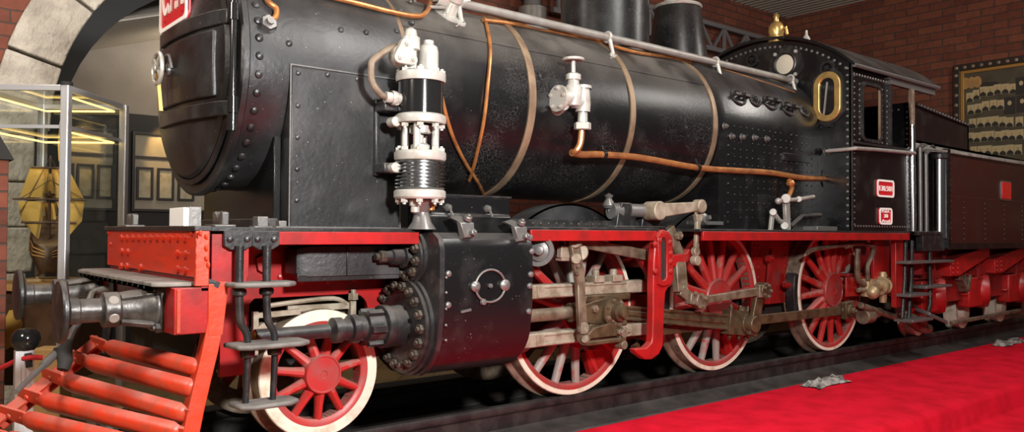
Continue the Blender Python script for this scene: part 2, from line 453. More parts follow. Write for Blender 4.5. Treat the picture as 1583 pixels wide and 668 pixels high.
# raised panel between the straps
b = B(); secs = []
for i in range(12):
    y = .30 - i * (.30 + .74) / 11; x = doorx(y, 2.92)
    secs.append([V((x + .02, y, 2.67)), V((x - .018, y, 2.67)), V((x - .018, y, 3.17)), V((x + .02, y, 3.17))])
b.sweep(secs); build('door_panel', b, 'black_smokebox', door, bev=.01)
b = B(); b.cyl((-.455, -.985, 2.44), (-.455, -.985, 3.42), .024, n=14)
for z in (2.44, 2.57, 3.25): b.cyl((-.455, -.985, z - .05), (-.455, -.985, z + .07), .038, n=14)
b.sph((-.455, -.985, 2.42), .032)
build('hinge_rod', b, 'black_gloss', door)
# hand wheel on its spindle
b = B(); hw = V((-.705, -.0, 2.965))
b.tube([hw + V((0, .125 * math.cos(t * PI / 12), .125 * math.sin(t * PI / 12))) for t in range(24)], .017, 10, closed=True)
for k in range(4):
    t = PI / 4 + k * PI / 2; b.tube([hw, hw + V((0, .12 * math.cos(t), .12 * math.sin(t)))], .014, 8)
b.lathe([(0, -.035), (.03, -.03), (.034, .02), (.02, .03)], hw, (1, 0, 0), 14)
hwo = build('handwheel', b, 'silver_paint', LOCO)
b = B(); b.cyl(hw, (-.55, .02, 2.965), .022); b.cyl((-.63, .02, 2.965), (-.57, .02, 2.965), .05)
b.bar((-.66, .02, 2.965), (-.66, -.08, 3.06), .02, .02); b.tube([(-.66, -.08, 3.06), (-.655, -.13, 3.05), (-.64, -.15, 2.95)], .012, 8, sm=3)
build('spindle', b, 'steel_grey', hwo)
b = B(); b.bar((-.70, .02, 2.94), (-.68, -.02, 2.62), .028, .02); build('locking_handle', b, 'brass', hwo)
# number board over the door
cpl = V((-.575, .045, 3.70)); b = B()
def rrect(c, ux, uy, w, h, r, n=5):
    out = []
    for sx, sy, a0 in ((1, 1, 0), (-1, 1, PI / 2), (-1, -1, PI), (1, -1, 3 * PI / 2)):
        for i in range(n + 1):
            a = a0 + PI / 2 * i / n
            out.append(V(c) + V(ux) * (sx * (w / 2 - r) + r * math.cos(a)) + V(uy) * (sy * (h / 2 - r) + r * math.sin(a)))
    return out
ux, uy = V((0, -1, 0)), V((0, 0, 1))
b.plate(rrect(cpl, ux, uy, .72, .74, .06), (.025, 0, 0)); pl = build('owner_plate', b, 'plate_red', LOCO)
b = B(); b.frame(rrect(cpl + V((-.012, 0, 0)), ux, uy, .72, .74, .06), rrect(cpl + V((-.012, 0, 0)), ux, uy, .655, .675, .05), (.02, 0, 0))
build('plate_border', b, 'plate_white', pl)
text_mesh('plate_lettering', 'C.F.R.', 'plate_white', pl, cpl + V((-.003, 0, -.04)), ux, uy, .58, .40, .008)
for y in (.33, -.13): put('rivet', 'screw', 'plate_red', pl, cpl + V((-.002, y - .10, -.28)), nX, .018)
# ---- saddle: flat riveted side sheets from the smokebox down to the deck
b = B(); b.box(.0, .985, -.972, .972, 1.69, 2.93)
saddle = build('saddle', b, 'black_smokebox', LOCO, bev=.01)
b = B(); b.box(-.06, .0, -.80, .80, 1.69, 2.40); build('saddle_front', b, 'black_cab', LOCO, bev=.008)
b = B(); b.box(-.14, -.06, -.90, .90, 1.69, 1.76); build('saddle_foot', b, 'black_iron', LOCO, bev=.008)
b = B(); b.frame([(-.012, -.972, 1.69), (.98, -.972, 1.69), (.98, -.972, 2.945), (-.012, -.972, 2.945)], [(-.002, -.972, 1.70), (.97, -.972, 1.70), (.97, -.972, 2.935), (-.002, -.972, 2.935)], (0, -.006, 0))
build('side_sheet_edge', b, 'steel_grey', saddle)
for z in (2.88, 2.63, 2.385, 2.14, 1.90): put('rivet', 'rivet', 'black_smokebox', saddle, (.055, -.974, z), nY, .022)
for x in (.30, .56): put('rivet', 'rivet', 'black_smokebox', saddle, (x, -.974, 2.90), nY, .022)

# ---- boiler and bands
b = B(); b.lathe([(.3, 1.0), (RB, 1.0), (RB, 5.5), (.3, 5.5)], (0, 0, ZB), (1, 0, 0), 128)
boiler = build('boiler', b, 'black_boiler', LOCO)
for x, w in ((1.01, .12), (2.46, .085), (3.89, .075), (5.34, .075)):
    b = B(); b.lathe([(RB - .02, -w / 2), (RB + .014, -w / 2), (RB + .016, -w / 2 + .01), (RB + .016, w / 2 - .01), (RB + .014, w / 2), (RB - .02, w / 2)], (x, 0, ZB), (1, 0, 0), 128)
    build('boiler_band', b, 'band_bronze', LOCO)
# longitudinal seam lap
b = B(); secs = []
for x in (1.08, 5.3):
    secs.append([boiler_pt(x, z=z, r=r)[0] for z, r in ((3.50, RB - .01), (3.50, RB + .008), (3.45, RB + .008), (3.45, RB - .01))])
b.sweep(secs); build('seam_lap', b, 'black_boiler', boiler)
# firebox wrapper: round top, flat sides
def wrap(x, r, zb, n=40):
    P = [V((x, -r, zb))]
    for i in range(n + 1):
        t = PI - PI * i / n; P.append(V((x, r * math.cos(t), ZB + r * math.sin(t))))
    return P + [V((x, r, zb))]
b = B(); b.sweep([wrap(5.40, .945, 1.69), wrap(5.50, .985, 1.69), wrap(7.69, .985, 1.69)])
firebox = build('firebox', b, 'black_cab', LOCO, smooth=40)
b = []
for i in range(15):
    for j in range(13):
        z = 1.86 + j * .092; x = 5.66 + i * .125
        if (i * 7 + j * 3) % 11 == 0: continue
        b.append(((x, -.985, z), nY, .015))
for j in range(11): b.append(((5.53, -.985, 1.80 + j * .115), nY, .022))
rivets(b, 'staybolt', 'black_cab', firebox)
b = B(); q0 = S(1210, 217, -.99); q1 = S(1252, 229, -.99); b.box(q0.x, q1.x, -1.005, -.98, 2.62, 2.72); pp = build('patch_plate', b, 'black_cab', firebox, bev=.004)
b = B(); p0 = S(1283, 277, -1.0); b.ring(p0 + V((0, .02, 0)), nY, .20, .17, .022); b.ring(p0 + V((0, .02, 0)), nY, .09, .03, .05)
for k in range(6): b.nut(p0 + V((.135 * math.cos(k * 1.05), 0, .135 * math.sin(k * 1.05))), nY, .018, .02)
build('pipe_flange', b, 'black_cab', firebox)
# washout doors on the firebox shoulder
for px, py, big in ((1141, 151, 1), (1167, 156, 0), (1190, 159, 1), (1218, 168, 1), (1243, 172, 0)):
    p, n = on_boiler(px, py, .985); e = V((1, 0, 0)); g = n.cross(e)
    b = B(); r = .13 if big else .10
    b.tube([p + n * .008 + e * (r * math.cos(t * PI / 12)) + g * (.75 * r * math.sin(t * PI / 12)) for t in range(24)], .016, 8, closed=True)
    if big:
        b.bar(p + n * .07 - e * .15, p + n * .07 + e * .15, .035, .03, n); b.cyl(p, p + n * .12, .02, n=10); b.nut(p + n * .085, n, .032, .03)
        for s in (-1, 1): b.bar(p + e * (s * .14), p + n * .075 + e * (s * .14), .03, .03, e)
    else:
        for k in range(8): b.rivet(p + n * .012 + e * (r * .75 * math.cos(k * PI / 4)) + g * (r * .55 * math.sin(k * PI / 4)), n, .02, .8, 6)
        b.nut(p + n * .005, n, .035, .03)
    build('washout_door', b, 'black_iron', firebox)
for px, py in ((1131, 211), (1147, 212), (1166, 213), (1185, 215), (1120, 195)):
    p = S(px, py, -.99); b = B(); b.nut(p, nY, .03, .03, 8); b.lathe([(.045, 0), (.04, .01)], p, nY, 12); build('washout_plug', b, 'steel_grey', firebox)

# ---- dome, sandbox and safety valves
b = B(); b.lathe([(.545, -.30), (.54, .0), (.535, .20), (.53, .45), (.53, .95), (.51, 1.15), (.44, 1.30), (.25, 1.40), (0, 1.43)], (4.42, 0, 3.92), nZ, 64)
build('steam_dome', b, 'black_boiler', LOCO)
b = B(); b.lathe([(.44, -.22), (.42, .0), (.405, .06), (.30, .78), (.29, .80), (0, .80)], (5.80, 0, 3.84), nZ, 56)
sand = build('sandbox', b, 'black_boiler', LOCO)
b = B(); b.lathe([(0, 0), (.31, 0), (.322, .02), (.31, .04), (.22, .065), (0, .08)], (5.80, 0, 4.63), nZ, 40)
build('sandbox_lid', b, 'silver_paint', sand)
for x in (5.66, 5.94):
    b = B(); b.lathe([(.115, 0), (.115, .03), (.06, .05), (.055, .14), (.07, .17), (.07, .23), (.045, .28), (.025, .32), (0, .33)], (x, -.03, 4.68), nZ, 24)
    build('safety_valve', b, 'silver_paint', sand)

# ---- handrail along the boiler top with its posts, and the copper lines beside it
b = B(); hr = [V((1.55, -.60, 3.84)), V((3.0, -.60, 3.835)), V((4.6, -.60, 3.835)), V((7.66, -.60, 3.82))]
b.tube(hr, .042, 14); rail = build('handrail', b, 'silver_pipe', LOCO)
for x in (1.63, 1.78):
    b = B(); b.lathe([(.055, -.06), (.07, -.05), (.07, .05), (.055, .06)], (x, -.60, 3.838), (1, 0, 0), 16); build('rail_coupling', b, 'silver_paint', rail)
for x in (1.80, 3.85, 5.80, 7.52):
    b = B(); h = V((x, -.60, 3.836)); b.tube([h + V((0, .052 * math.cos(t * PI / 8), .052 * math.sin(t * PI / 8))) for t in range(16)], .018, 8, closed=True)
    p, n = boiler_pt(x, y=-.68); b.tube([h + V((0, -.035, -.04)), p + n * .01], [.026, .02], 12); b.lathe([(.045, 0), (.04, .02), (.02, .025)], p, n, 14)
    b.tube([p + n * .015, p + n * .018 + V((-.12, -.07, -.075))], .006, 6)
    build('handrail_post', b, 'silver_paint', rail)
def cop(pts, r, name='copper_pipe', mat='copper', off=.0, rr=RB):
    return build(name, B().tube(pts, r, 10, sm=5), mat, LOCO)
line = []
for px, py in ((745, 35), (800, 42), (870, 56), (920, 66), (960, 79), (990, 86), (1040, 93), (1090, 105), (1150, 122), (1225, 146)):
    p, n = on_boiler(px, py); line.append(p + n * .03)
cop(line, .022)
line = []
for px, py in ((660, 18), (700, 20), (745, 26), (800, 40), (840, 50), (880, 50), (940, 68), (985, 82), (1030, 86), (1100, 103), (1160, 117), (1235, 138)):
    p, n = on_boiler(px, py + 1); line.append(p + n * .055)
cop(line, .016, 'grey_pipe', 'silver_pipe')
line = []
for px, py in ((748, 32), (752, 48), (756, 80), (752, 130), (745, 190), (732, 250), (724, 276)):
    p, n = on_boiler(px, py); line.append(p + n * .022)
cop(line, .018)
line = []
for px, py in ((680, 148), (688, 180), (700, 215), (718, 250), (738, 280), (748, 300)):
    p, n = on_boiler(px, py); line.append(p + n * .022)
cop(line, .018)
line = []
for px, py in ((664, -8), (664, 8), (656, 24), (640, 29), (600, 22), (560, 12), (500, -2)):
    p, n = on_boiler(px, py, RS); line.append(p + n * .03)
cop(line, .022)
line = []
for px, py in ((405, -6), (412, 8), (424, 18), (423, 30), (415, 36)):
    p, n = on_boiler(px, py, RS); line.append(p + n * .04)
o = cop(line, .022); p, n = on_boiler(413, 38, RS); b = B(); b.nut(p, n, .06, .05); b.lathe([(.07, 0), (.07, .015)], p, n); build('pipe_union', b, 'steel_grey', o)
# whitened lubricator cock on the boiler top beside the rail
p, n = on_boiler(694, 22); b = B()
b.lathe([(.15, 0), (.15, .02), (.07, .03), (.05, .14), (.075, .16), (.075, .22), (0, .24)], p + V((0, 0, -.02)), n, 20)
b.tube([p + n * .10, p + n * .12 + V((-.22, -.02, .06)), p + n * .10 + V((-.34, 0, .12))], .035, 10, sm=3)
b.tube([p + n * .12, p + n * .14 + V((.2, .05, .05))], .03, 10)
for k in range(5): b.nut(p + n * .02 + V((.1 * math.cos(k * 1.26), -.02, .1 * math.sin(k * 1.26) * .8)), n, .022, .02)
build('boiler_cock', b, 'silver_paint', LOCO)

# ---- air pump on the smokebox flank
px_, py_ = 1.0, -1.235
b = B(); A = lambda z: (px_, py_, z)
b.lathe([(0, 2.60), (.185, 2.60), (.185, 2.90), (0, 2.90)], A(0), nZ, 40)
pump = build('air_pump', b, 'black_gloss', LOCO)
b = B(); b.lathe([(0, 2.885), (.2, 2.885), (.205, 2.90), (.205, 2.955), (.17, 2.975), (.12, 2.985), (0, 2.985)], A(0), nZ, 40); build('top_flange', b, 'silver_paint', pump)
b = B(); b.lathe([(.1, 2.545), (.205, 2.545), (.21, 2.56), (.21, 2.605), (.19, 2.62), (.1, 2.62)], A(0), nZ, 40); build('steam_flange', b, 'silver_paint', pump)
b = B()
for k in range(4):
    t = PI / 4 + k * PI / 2; b.cyl(A(0) + V((.125 * math.cos(t), .125 * math.sin(t), 2.30)) if False else V((px_ + .125 * math.cos(t), py_ + .125 * math.sin(t), 2.30)), (px_ + .125 * math.cos(t), py_ + .125 * math.sin(t), 2.56), .03, n=12)
b.cyl(A(2.30), A(2.56), .028, n=12); b.lathe([(.07, 2.46), (.09, 2.47), (.09, 2.53), (.07, 2.54)], A(0), nZ, 16); b.lathe([(.08, 2.31), (.08, 2.37), (.05, 2.39)], A(0), nZ, 16)
build('stay_columns', b, 'silver_paint', pump)
b = B(); b.lathe([(.1, 2.245), (.205, 2.245), (.212, 2.26), (.212, 2.305), (.2, 2.32), (.1, 2.32)], A(0), nZ, 40); build('air_flange', b, 'silver_paint', pump)
prof = [(0, 2.0)]
for i in range(8):
    z = 2.015 + i * .029; prof += [(.165, z - .006), (.205, z + .004), (.205, z + .012), (.165, z + .018)]
prof += [(.165, 2.25), (0, 2.25)]
b = B(); b.lathe(prof, A(0), nZ, 40); build('cooling_fins', b, 'chrome', pump)
b = B(); b.lathe([(0, 1.93), (.2, 1.93), (.212, 1.945), (.212, 1.99), (.2, 2.005), (0, 2.005)], A(0), nZ, 40); build('base_flange', b, 'silver_paint', pump)
for z, d in ((2.535, -1), (2.94, 1), (1.925, -1), (2.325, 1)):
    for k in range(8):
        t = k * PI / 4 + .2; put('nut', 'bolt', 'silver_paint', pump, (px_ + .172 * math.cos(t), py_ + .172 * math.sin(t), z + (.02 if z == 2.94 else 0)), (0, 0, d), .03)
for dx, l in ((-.07, .10), (.08, .08)):
    b = B(); b.lathe([(.05, 0), (.05, .05), (.036, .055), (.036, l), (.02, l + .01)], (px_ + dx, py_ - .04, 1.925), (0, 0, -1), 14); build('drain_nipple', b, 'silver_paint' if dx < 0 else 'copper', pump)
b = B(); b.lathe([(.12, .0), (.08, .06), (.06, .14), (.11, .22), (.13, .24)], (px_ + .02, py_, 1.685), nZ, 20); build('pump_foot', b, 'steel_grey', pump)
b = B(); b.lathe([(.085, 2.97), (.085, 3.15), (.075, 3.19), (.045, 3.21), (.045, 3.24), (0, 3.25)], (px_ + .07, py_, 0), nZ, 24); build('valve_column', b, 'silver_paint', pump)
b = B(); b.lathe([(.05, 2.97), (.05, 3.13), (.075, 3.14), (.075, 3.24), (.055, 3.25), (.045, 3.30), (.02, 3.32), (0, 3.32)], (px_ - .10, py_, 0), nZ, 20); build('steam_valve', b, 'silver_paint', pump)
c0 = V((px_ - .20, py_ - .10, 3.085)); b = B()
tri = []
for a in (90, 215, 325):
    for j in range(-4, 5):
        t = math.radians(a + j * 14); ctr = V((.075 * math.cos(math.radians(a)), 0, .075 * math.sin(math.radians(a)))); tri.append(c0 + ctr + V((.045 * math.cos(t), 0, .045 * math.sin(t))))
b.plate(tri, (0, .05, 0)); b.cyl(c0 + V((0, .04, 0)), c0 + V((.02, .17, -.01)), .085, n=20); ch = build('chest_cover', b, 'silver_paint', pump, bev=.006)
for a in (90, 215, 325): put('nut', 'bolt', 'silver_paint', ch, c0 + V((.075 * math.cos(math.radians(a)), 0, .075 * math.sin(math.radians(a)))), nY, .022)
b = B(); b.tube([S(x, y, -1.2) for x, y in ((634, 76), (622, 72), (603, 75), (578, 92), (574, 105), (576, 128), (590, 147), (604, 151))], .028, 10, sm=4); build('steam_pipe', b, 'tread_steel', pump)
b = B(); q = S(604, 151, -1.2); b.cyl(q + V((-.05, 0, 0)), q + V((.13, -.01, 0)), .045, n=14); b.lathe([(.055, 0), (.06, .02), (.055, .05)], q, (1, 0, 0), 14); build('pipe_union', b, 'silver_paint', pump)
b = B()
b.bar((px_ - .27, -.99, 2.12), (px_ - .27, -.99, 2.75), .04, .05); b.box(px_ - .29, px_ - .1, -1.16, -.975, 2.14, 2.22); b.box(px_ - .29, px_ - .1, -1.16, -.975, 2.64, 2.72)
build('pump_bracket', b, 'black_iron', pump, bev=.01)
for z in (2.72, 2.55, 2.18):
    b = B(); b.bar((px_ - .25, -1.18, z), (px_ - .12, -1.18, z), .05, .07); b.cyl((px_ - .215, -1.22, z), (px_ - .215, -1.12, z), .042, n=14); build('bracket_lug', b, 'silver_paint', pump, bev=.008)

# ---- check valve with its hand wheel and delivery pipe
vx, vy = 2.86, -1.09
b = B(); b.lathe([(.05, -.16), (.075, -.15), (.085, -.08), (.085, .03), (.06, .06), (.055, .10), (.075, .105), (.075, .155), (.05, .17), (.022, .18), (.022, .30)], (vx, vy, 3.06), nZ, 24)
b.lathe([(.075, -.10), (.08, -.02), (.07, .13)], (vx + .13, vy, 2.96), nZ, 20); b.cyl((vx, vy, 2.96), (vx + .14, vy, 2.95), .07, n=20)
b.lathe([(.09, .13), (.09, .16), (.06, .17), (0, .175)], (vx + .13, vy, 2.96), nZ, 20)
b.lathe([(.05, -.20), (.05, -.1)], (vx + .13, vy, 2.96), nZ, 20); b.lathe([(.07, -.28), (.085, -.27), (.085, -.21), (.07, -.20), (.05, -.2)], (vx + .13, vy, 2.96), nZ, 8)
b.cyl((vx - .02, vy, 2.99), (vx - .16, vy + .03, 2.97), .075, .08, n=20)
b.plate(circ((vx - .14, vy + .04, 2.97), .13, 24, 'X'), (-.035, .0, 0)); b.cyl((vx - .1, vy + .03, 2.93), (vx - .07, -.93, 2.91), .07, .09, n=18)
valve = build('check_valve', b, 'silver_paint', LOCO, smooth=40)
b = B(); b.tube([V((vx, vy, 3.365)) + V((.095 * math.cos(t * PI / 12), .095 * math.sin(t * PI / 12), 0)) for t in range(24)], .016, 10, closed=True)
b.lathe([(.085, -.012), (.085, .006), (.02, .014), (0, .016)], (vx, vy, 3.365), nZ, 24); build('valve_wheel', b, 'silver_paint', valve)
for k in range(5):
    t = k * 1.26 + .4; put('nut', 'bolt', 'silver_paint', valve, (vx - .175, vy + .04 + .1 * math.cos(t), 2.97 + .1 * math.sin(t)), nX, .02)
pts = [S(900, 187, -1.09), S(899, 205, -1.09), S(897, 222, -1.08), S(891, 233, -1.06), S(886, 236, -1.02)]
o = cop(pts, .033)
pts = [S(884, 236, -1.02), S(900, 239, -1.0), S(930, 239, -.99), S(990, 244, -.985), S(1076, 259, -.98), S(1140, 264, -1.01), S(1190, 267, -1.02), S(1240, 275, -1.02), S(1276, 276, -1.0)]
o = cop(pts, .036)
for px, py in ((933, 239), (1078, 259)):
    q = S(px, py, -.985); b = B(); b.lathe([(.043, -.025), (.05, -.02), (.05, .02), (.043, .025)], q, (1, 0, .03), 14); b.bar(q + V((0, 0, .03)), q + V((0, .03, .10)), .03, .012); b.bar(q, q + V((0, .1, -.03)), .04, .012); build('pipe_clip', b, 'black_gloss', o)
# ================================================================== UNDERGEAR
YF = -.79
def wheel(name, x, R, ns, hubr, crank=None, dusty=(), weight=None, side=-1, rimw=.10, felw=.05, far=False):
    yf = YF * (1 if side < 0 else -1); ax = V((0, side, 0)); c = V((x, yf, R))
    b = B(); b.lathe([(R - rimw - felw, -.15), (R - .05, -.19), (R + .045, -.20), (R + .055, -.185), (R + .05, -.165), (R + .005, -.14), (R - .002, -.01), (R - .008, 0), (R - rimw * .5, .001), (R - rimw - felw, -.03), (R - rimw - felw, -.15)], c, ax, 72)
    w = build(name, b, 'tread_steel', LOCO)
    b = B(); b.lathe([(R - rimw, .0), (R - rimw, .006), (R - .012, .006), (R - .004, -.004), (R - .012, -.01), (R - rimw, -.01), (R - rimw, 0)], c, ax, 72); build('painted_rim', b, 'white_rim', w)
    ri = R - rimw - felw
    b = B(); b.lathe([(ri, -.14), (ri, -.02), (ri + .02, -.004), (R - rimw + .004, .001), (R - rimw + .004, -.12), (ri, -.14)], c, ax, 64); build('wheel_rim', b, 'wheel_red', w)
    b = B(); b.lathe([(0, -.17), (hubr, -.17), (hubr, .045), (hubr * .95, .06), (hubr * .88, .06), (hubr * .86, .052), (hubr * .2, .056), (hubr * .17, .05), (0, .05)], c, ax, 40); build('hub', b, 'wheel_red', w)
    for k in range(ns):
        t = 2 * PI * (k + .25) / ns + (.0 if far else 0); d = V((math.cos(t), 0, math.sin(t))); s = V((-math.sin(t), 0, math.cos(t)))
        p0 = c + d * (hubr * .9) + ax * -.02; p1 = c + d * (ri + .01) + ax * -.055; secs = []
        for p, ww, th in ((p0, .085, .11), ((p0 + p1) / 2, .068, .085), (p1, .062, .075)):
            ww *= R ** .5 * 1.45; th *= 1.1
            secs.append([p + s * (ww / 2 * math.cos(a)) * (1 if abs(math.cos(a)) > 0 else 1) + ax * (th / 2 * math.sin(a)) for a in [i * PI / 5 for i in range(10)]])
        b = B(); b.sweep(secs)
        build('spoke', b, 'spoke_dusty' if k in dusty else 'spoke_red', w)
    if weight:
        a0, a1 = weight; P = [c + V((ri * math.cos(a0 + (a1 - a0) * i / 14), 0, ri * math.sin(a0 + (a1 - a0) * i / 14))) for i in range(15)]
        rr = ri - .27; P += [c + V((rr * math.cos(a1 - (a1 - a0) * i / 14), 0, rr * math.sin(a1 - (a1 - a0) * i / 14))) for i in range(15)]
        b = B(); b.plate([p + ax * -.105 for p in P], ax * .09); build('counterweight', b, 'red_paint', w, bev=.008)
    if crank:
        b = B(); cr = c + V(crank); dd = V(crank).normalized(); ss = V((dd.z, 0, -dd.x))
        P = [c + ss * .16, cr + ss * .115] + [cr + ss * (.115 * math.cos(a)) + dd * (.115 * math.sin(a)) for a in [PI * i / 8 for i in range(1, 8)]] + [cr - ss * .115, c - ss * .16]
        b.plate([p + ax * .0 for p in P], ax * .045); b.cyl(cr + ax * .04, cr + ax * .2, .07, n=20); build('crank_boss', b, 'red_paint', w)
    return w
RD = .87; XD = (3.18, 5.565, 8.26); CRK = (.05, 0, -.28)
bog = wheel('leading_wheel', .36, .518, 11, .158, rimw=.095, felw=.055)
wheel('driving_wheel', XD[0], RD, 16, .22, CRK, (9, 10, 11, 12, 4, 5, 3, 2), (-1.2, -.35), rimw=.055, felw=.06)
wheel('driving_wheel', XD[1], RD, 16, .25, CRK, (10, 11, 12), (-1.25, -.35), rimw=.055, felw=.06)
wheel('driving_wheel', XD[2], RD, 16, .25, CRK, (0, 1), (-.5, .35), rimw=.05, felw=.06)
def simple_far(name, x, R, ns):
    b = B(); c = V((x, .79, R)); ax = V((0, 1, 0))
    b.lathe([(R - .15, -.15), (R - .05, -.19), (R + .045, -.2), (R + .05, -.165), (R, -.14), (R - .008, 0), (R - .15, -.02), (R - .15, -.15)], c, ax, 56)
    w = build(name, b, 'tread_steel', LOCO)
    b = B(); b.lathe([(0, -.17), (.24, -.17), (.24, .02), (0, .03)], c, ax, 24)
    for k in range(ns):
        t = 2 * PI * k / ns; d = V((math.cos(t), 0, math.sin(t))); b.bar(c + d * .15 + ax * -.06, c + d * (R - .14) + ax * -.06, .09, .08)
    build('wheel_centre', b, 'red_dark', w)
simple_far('leading_wheel', .36, .518, 11)
for x in XD: simple_far('driving_wheel', x, RD, 14)
for x, r in ((.36, .518),) + tuple((x, RD) for x in XD):
    b = B(); b.cyl((x, -.66, r), (x, .66, r), .10, n=20); build('axle', b, 'black_iron', LOCO)
# ---- frames
b = B(); wc = V((.36, 0, .518)); P = [(-.42, .56), (-.42, 1.30), (-.30, 1.62), (1.0, 1.62), (1.0, .72)]
P = P + [(.83, .72), (.83, 1.0)] + [(.69 + .14 * math.cos(t), 1.0 + .14 * math.sin(t)) for t in [PI / 2 * i / 6 for i in range(1, 7)]] + [(-.16, 1.14), (-.20, 1.10), (-.21, .60), (-.25, .56)]
b.plate([(x, -.70, z) for x, z in P], (0, .05, 0)); fr = build('front_frame', b, 'red_paint', LOCO)
for x, z in ((.05, 1.30), (.13, 1.24), (.22, 1.26), (.34, 1.30), (.46, 1.25), (.18, 1.50), (.70, 1.26)): put('rivet', 'rivet', 'red_paint', fr, (x, -.70, z), nY, .03)
b = B(); b.plate([S(x, y, -.74) for x, y in ((397, 400), (425, 385), (432, 392), (408, 422), (400, 418))], (0, .03, 0)); build('guard_bracket', b, 'red_dark', fr)
for q in ((-.35, 9.44, .5, .54, .62, 1.6), (2.1, 9.44, -.54, -.50, .80, 1.62)): b = B(); b.box(*q); main = build('main_frame', b, 'red_dark', LOCO)
for q in ((4.25, 4.85, -.62, -.50, .62, 1.6), (8.9, 9.44, -1.1, -1.05, .98, 1.58), (9.20, 9.44, -1.28, -1.2, .6, 1.66), (6.55, 7.45, -.62, -.50, .72, 1.6)): b = B(); b.box(*q); fp = build('frame_plate', b, 'red_paint', LOCO, bev=.01)
for x in (6.62, 6.72, 7.36):
    for k in range(6): put('rivet', 'rivet', 'red_paint', fp, (x, -.62, .80 + k * .14), nY, .028)
for q in ((-.3, 9.4, -.46, .46, .55, .8), (0, 9.4, -.9, .9, 1.63, 1.67)): b = B(); b.box(*q); build('stay_plate', b, 'black_matte', LOCO)
# brake hangers and blocks ahead of the drivers
for x in (2.05, 4.40, 6.98):
    b = B()
    P = [(XD[(2.05, 4.40, 6.98).index(x)] - (RD + .02 + e) * math.cos(t), RD + (RD + .02 + e) * math.sin(t)) for e, ts in ((0, range(9)), (.09, range(8, -1, -1))) for t in [-.32 + .075 * k for k in ts]]
    b.plate([(p, -.80, z) for p, z in P], (0, .13, 0)); build('brake_hanger', b, 'black_iron', LOCO, bev=.006)
b = B()
for q in (S(1186, 400, -.75), S(1212, 440, -.75)): b.nut(q, nY, .05, .06)
b.bar(S(1193, 385, -.75), S(1186, 470, -.75), .05, .05); build('spring_hanger', b, 'red_paint', LOCO)

# ---- running boards with their red valances
b = B(); b.box(-.72, 1.0, -1.25, 1.25, 1.66, 1.69); build('front_deck', b, 'black_iron', LOCO, bev=.004)
b = B(); b.box(-.60, .98, -1.26, -1.22, 1.565, 1.66); b.plate([(-.68, -1.25, 1.30), (-.44, -1.25, 1.30), (-.42, -1.25, 1.36), (-.42, -1.25, 1.64), (-.68, -1.25, 1.64)], (0, .03, 0)); build('front_valance', b, 'red_paint', LOCO, bev=.004)
b = B(); b.box(2.0, 3.78, -1.40, -.55, 1.685, 1.715); b.box(2.0, 9.42, -1.12, 1.40, 1.684, 1.714); b.box(4.46, 9.42, -1.40, -.55, 1.685, 1.715); build('running_board', b, 'black_iron', LOCO, bev=.004)
b = B(); b.box(2.05, 3.74, -1.41, -1.375, 1.59, 1.69); build('valance', b, 'red_paint', LOCO, bev=.004); b = B(); b.box(4.50, 9.35, -1.41, -1.375, 1.59, 1.69); build('valance', b, 'red_paint', LOCO, bev=.004)
b = B(); b.box(2.1, 4.0, -1.03, -1.0, 1.715, 1.79)
for k in range(18): b.rivet((2.2 + k * .1, -1.03, 1.75), nY, .012, .8, 6)
build('running_board_edge', b, 'black_iron', LOCO)
for xc in (XD[0] + .05, XD[1] + .02):
    b = B(); R1 = 1.10; n = 28; a0 = math.asin((1.70 - RD) / R1)
    O = [(xc + R1 * math.cos(a0 + (PI - 2 * a0) * i / n), RD + R1 * math.sin(a0 + (PI - 2 * a0) * i / n)) for i in range(n + 1)]
    b.plate([(x, -.68, z) for x, z in O], (0, .02, 0))
    I = [(xc + (R1 - .02) * math.cos(a0 + (PI - 2 * a0) * i / n), RD + (R1 - .02) * math.sin(a0 + (PI - 2 * a0) * i / n)) for i in range(n, -1, -1)]
    b.plate([(x, -.68, z) for x, z in O + I], (0, .30, 0)); build('wheel_splasher', b, 'black_smokebox', LOCO)

# ---- cylinder
CY_, CZ = -1.0, .885
def csec(x, g=0.):
    P = [(-.55, 1.66), (-.55, .55), (-.75, .47)]
    P += [(CY_ + (.455 + g) * math.cos(t), CZ + (.425 + g) * math.sin(t)) for t in [(-PI * .62 - (PI * .38 - .05) * i / 12) for i in range(13)]]
    P += [(-1.475 - g, 1.0), (-1.48 - g, 1.52), (-1.45 - g, 1.61), (-1.38, 1.66)]
    return [V((x, y, z)) for y, z in P]
b = B(); b.sweep([csec(1.05), csec(2.02)]); cyl = build('cylinder', b, 'black_cab', LOCO, smooth=50, bev=.012)
b = B(); b.sweep([csec(1.03, .012), csec(1.075, .012)]); build('cylinder_lagging_edge', b, 'black_iron', cyl, smooth=50)
for z in (.70, .82, .95, 1.08, 1.2): put('rivet', 'screw', 'steel_grey', cyl, (1.10, -1.482, z + .1), nY, .012)
for x, z in ((1.12, 1.33), (1.12, 1.08), (2.0, 1.5), (1.99, 1.3), (1.98, 1.2), (1.97, .98), (1.98, 1.62)): put('rivet', 'screw', 'steel_grey', cyl, (x, -1.482, z), nY, .028)
fc = V((1.03, CY_, CZ))
b = B(); b.lathe([(.42, .0), (.42, .03), (.395, .035), (.395, .065), (.26, .075), (.17, .07), (.165, .18), (.175, .19), (.175, .25), (.15, .26), (0, .26)], fc, nX, 56)
cov = build('cylinder_cover', b, 'black_iron', cyl)
for k in range(18):
    t = 2 * PI * k / 18; put('nut', 'cover_nut', 'nut_iron', cov, fc + V((-.062, .33 * math.cos(t), .33 * math.sin(t))), nX, .042)
b = B(); b.lathe([(.13, .24), (.13, .40), (.10, .41), (.10, .46), (.115, .47), (.115, .53), (.085, .54), (.085, .60), (.10, .61), (.10, .68), (.07, .70), (.05, .72)], fc, nX, 32)
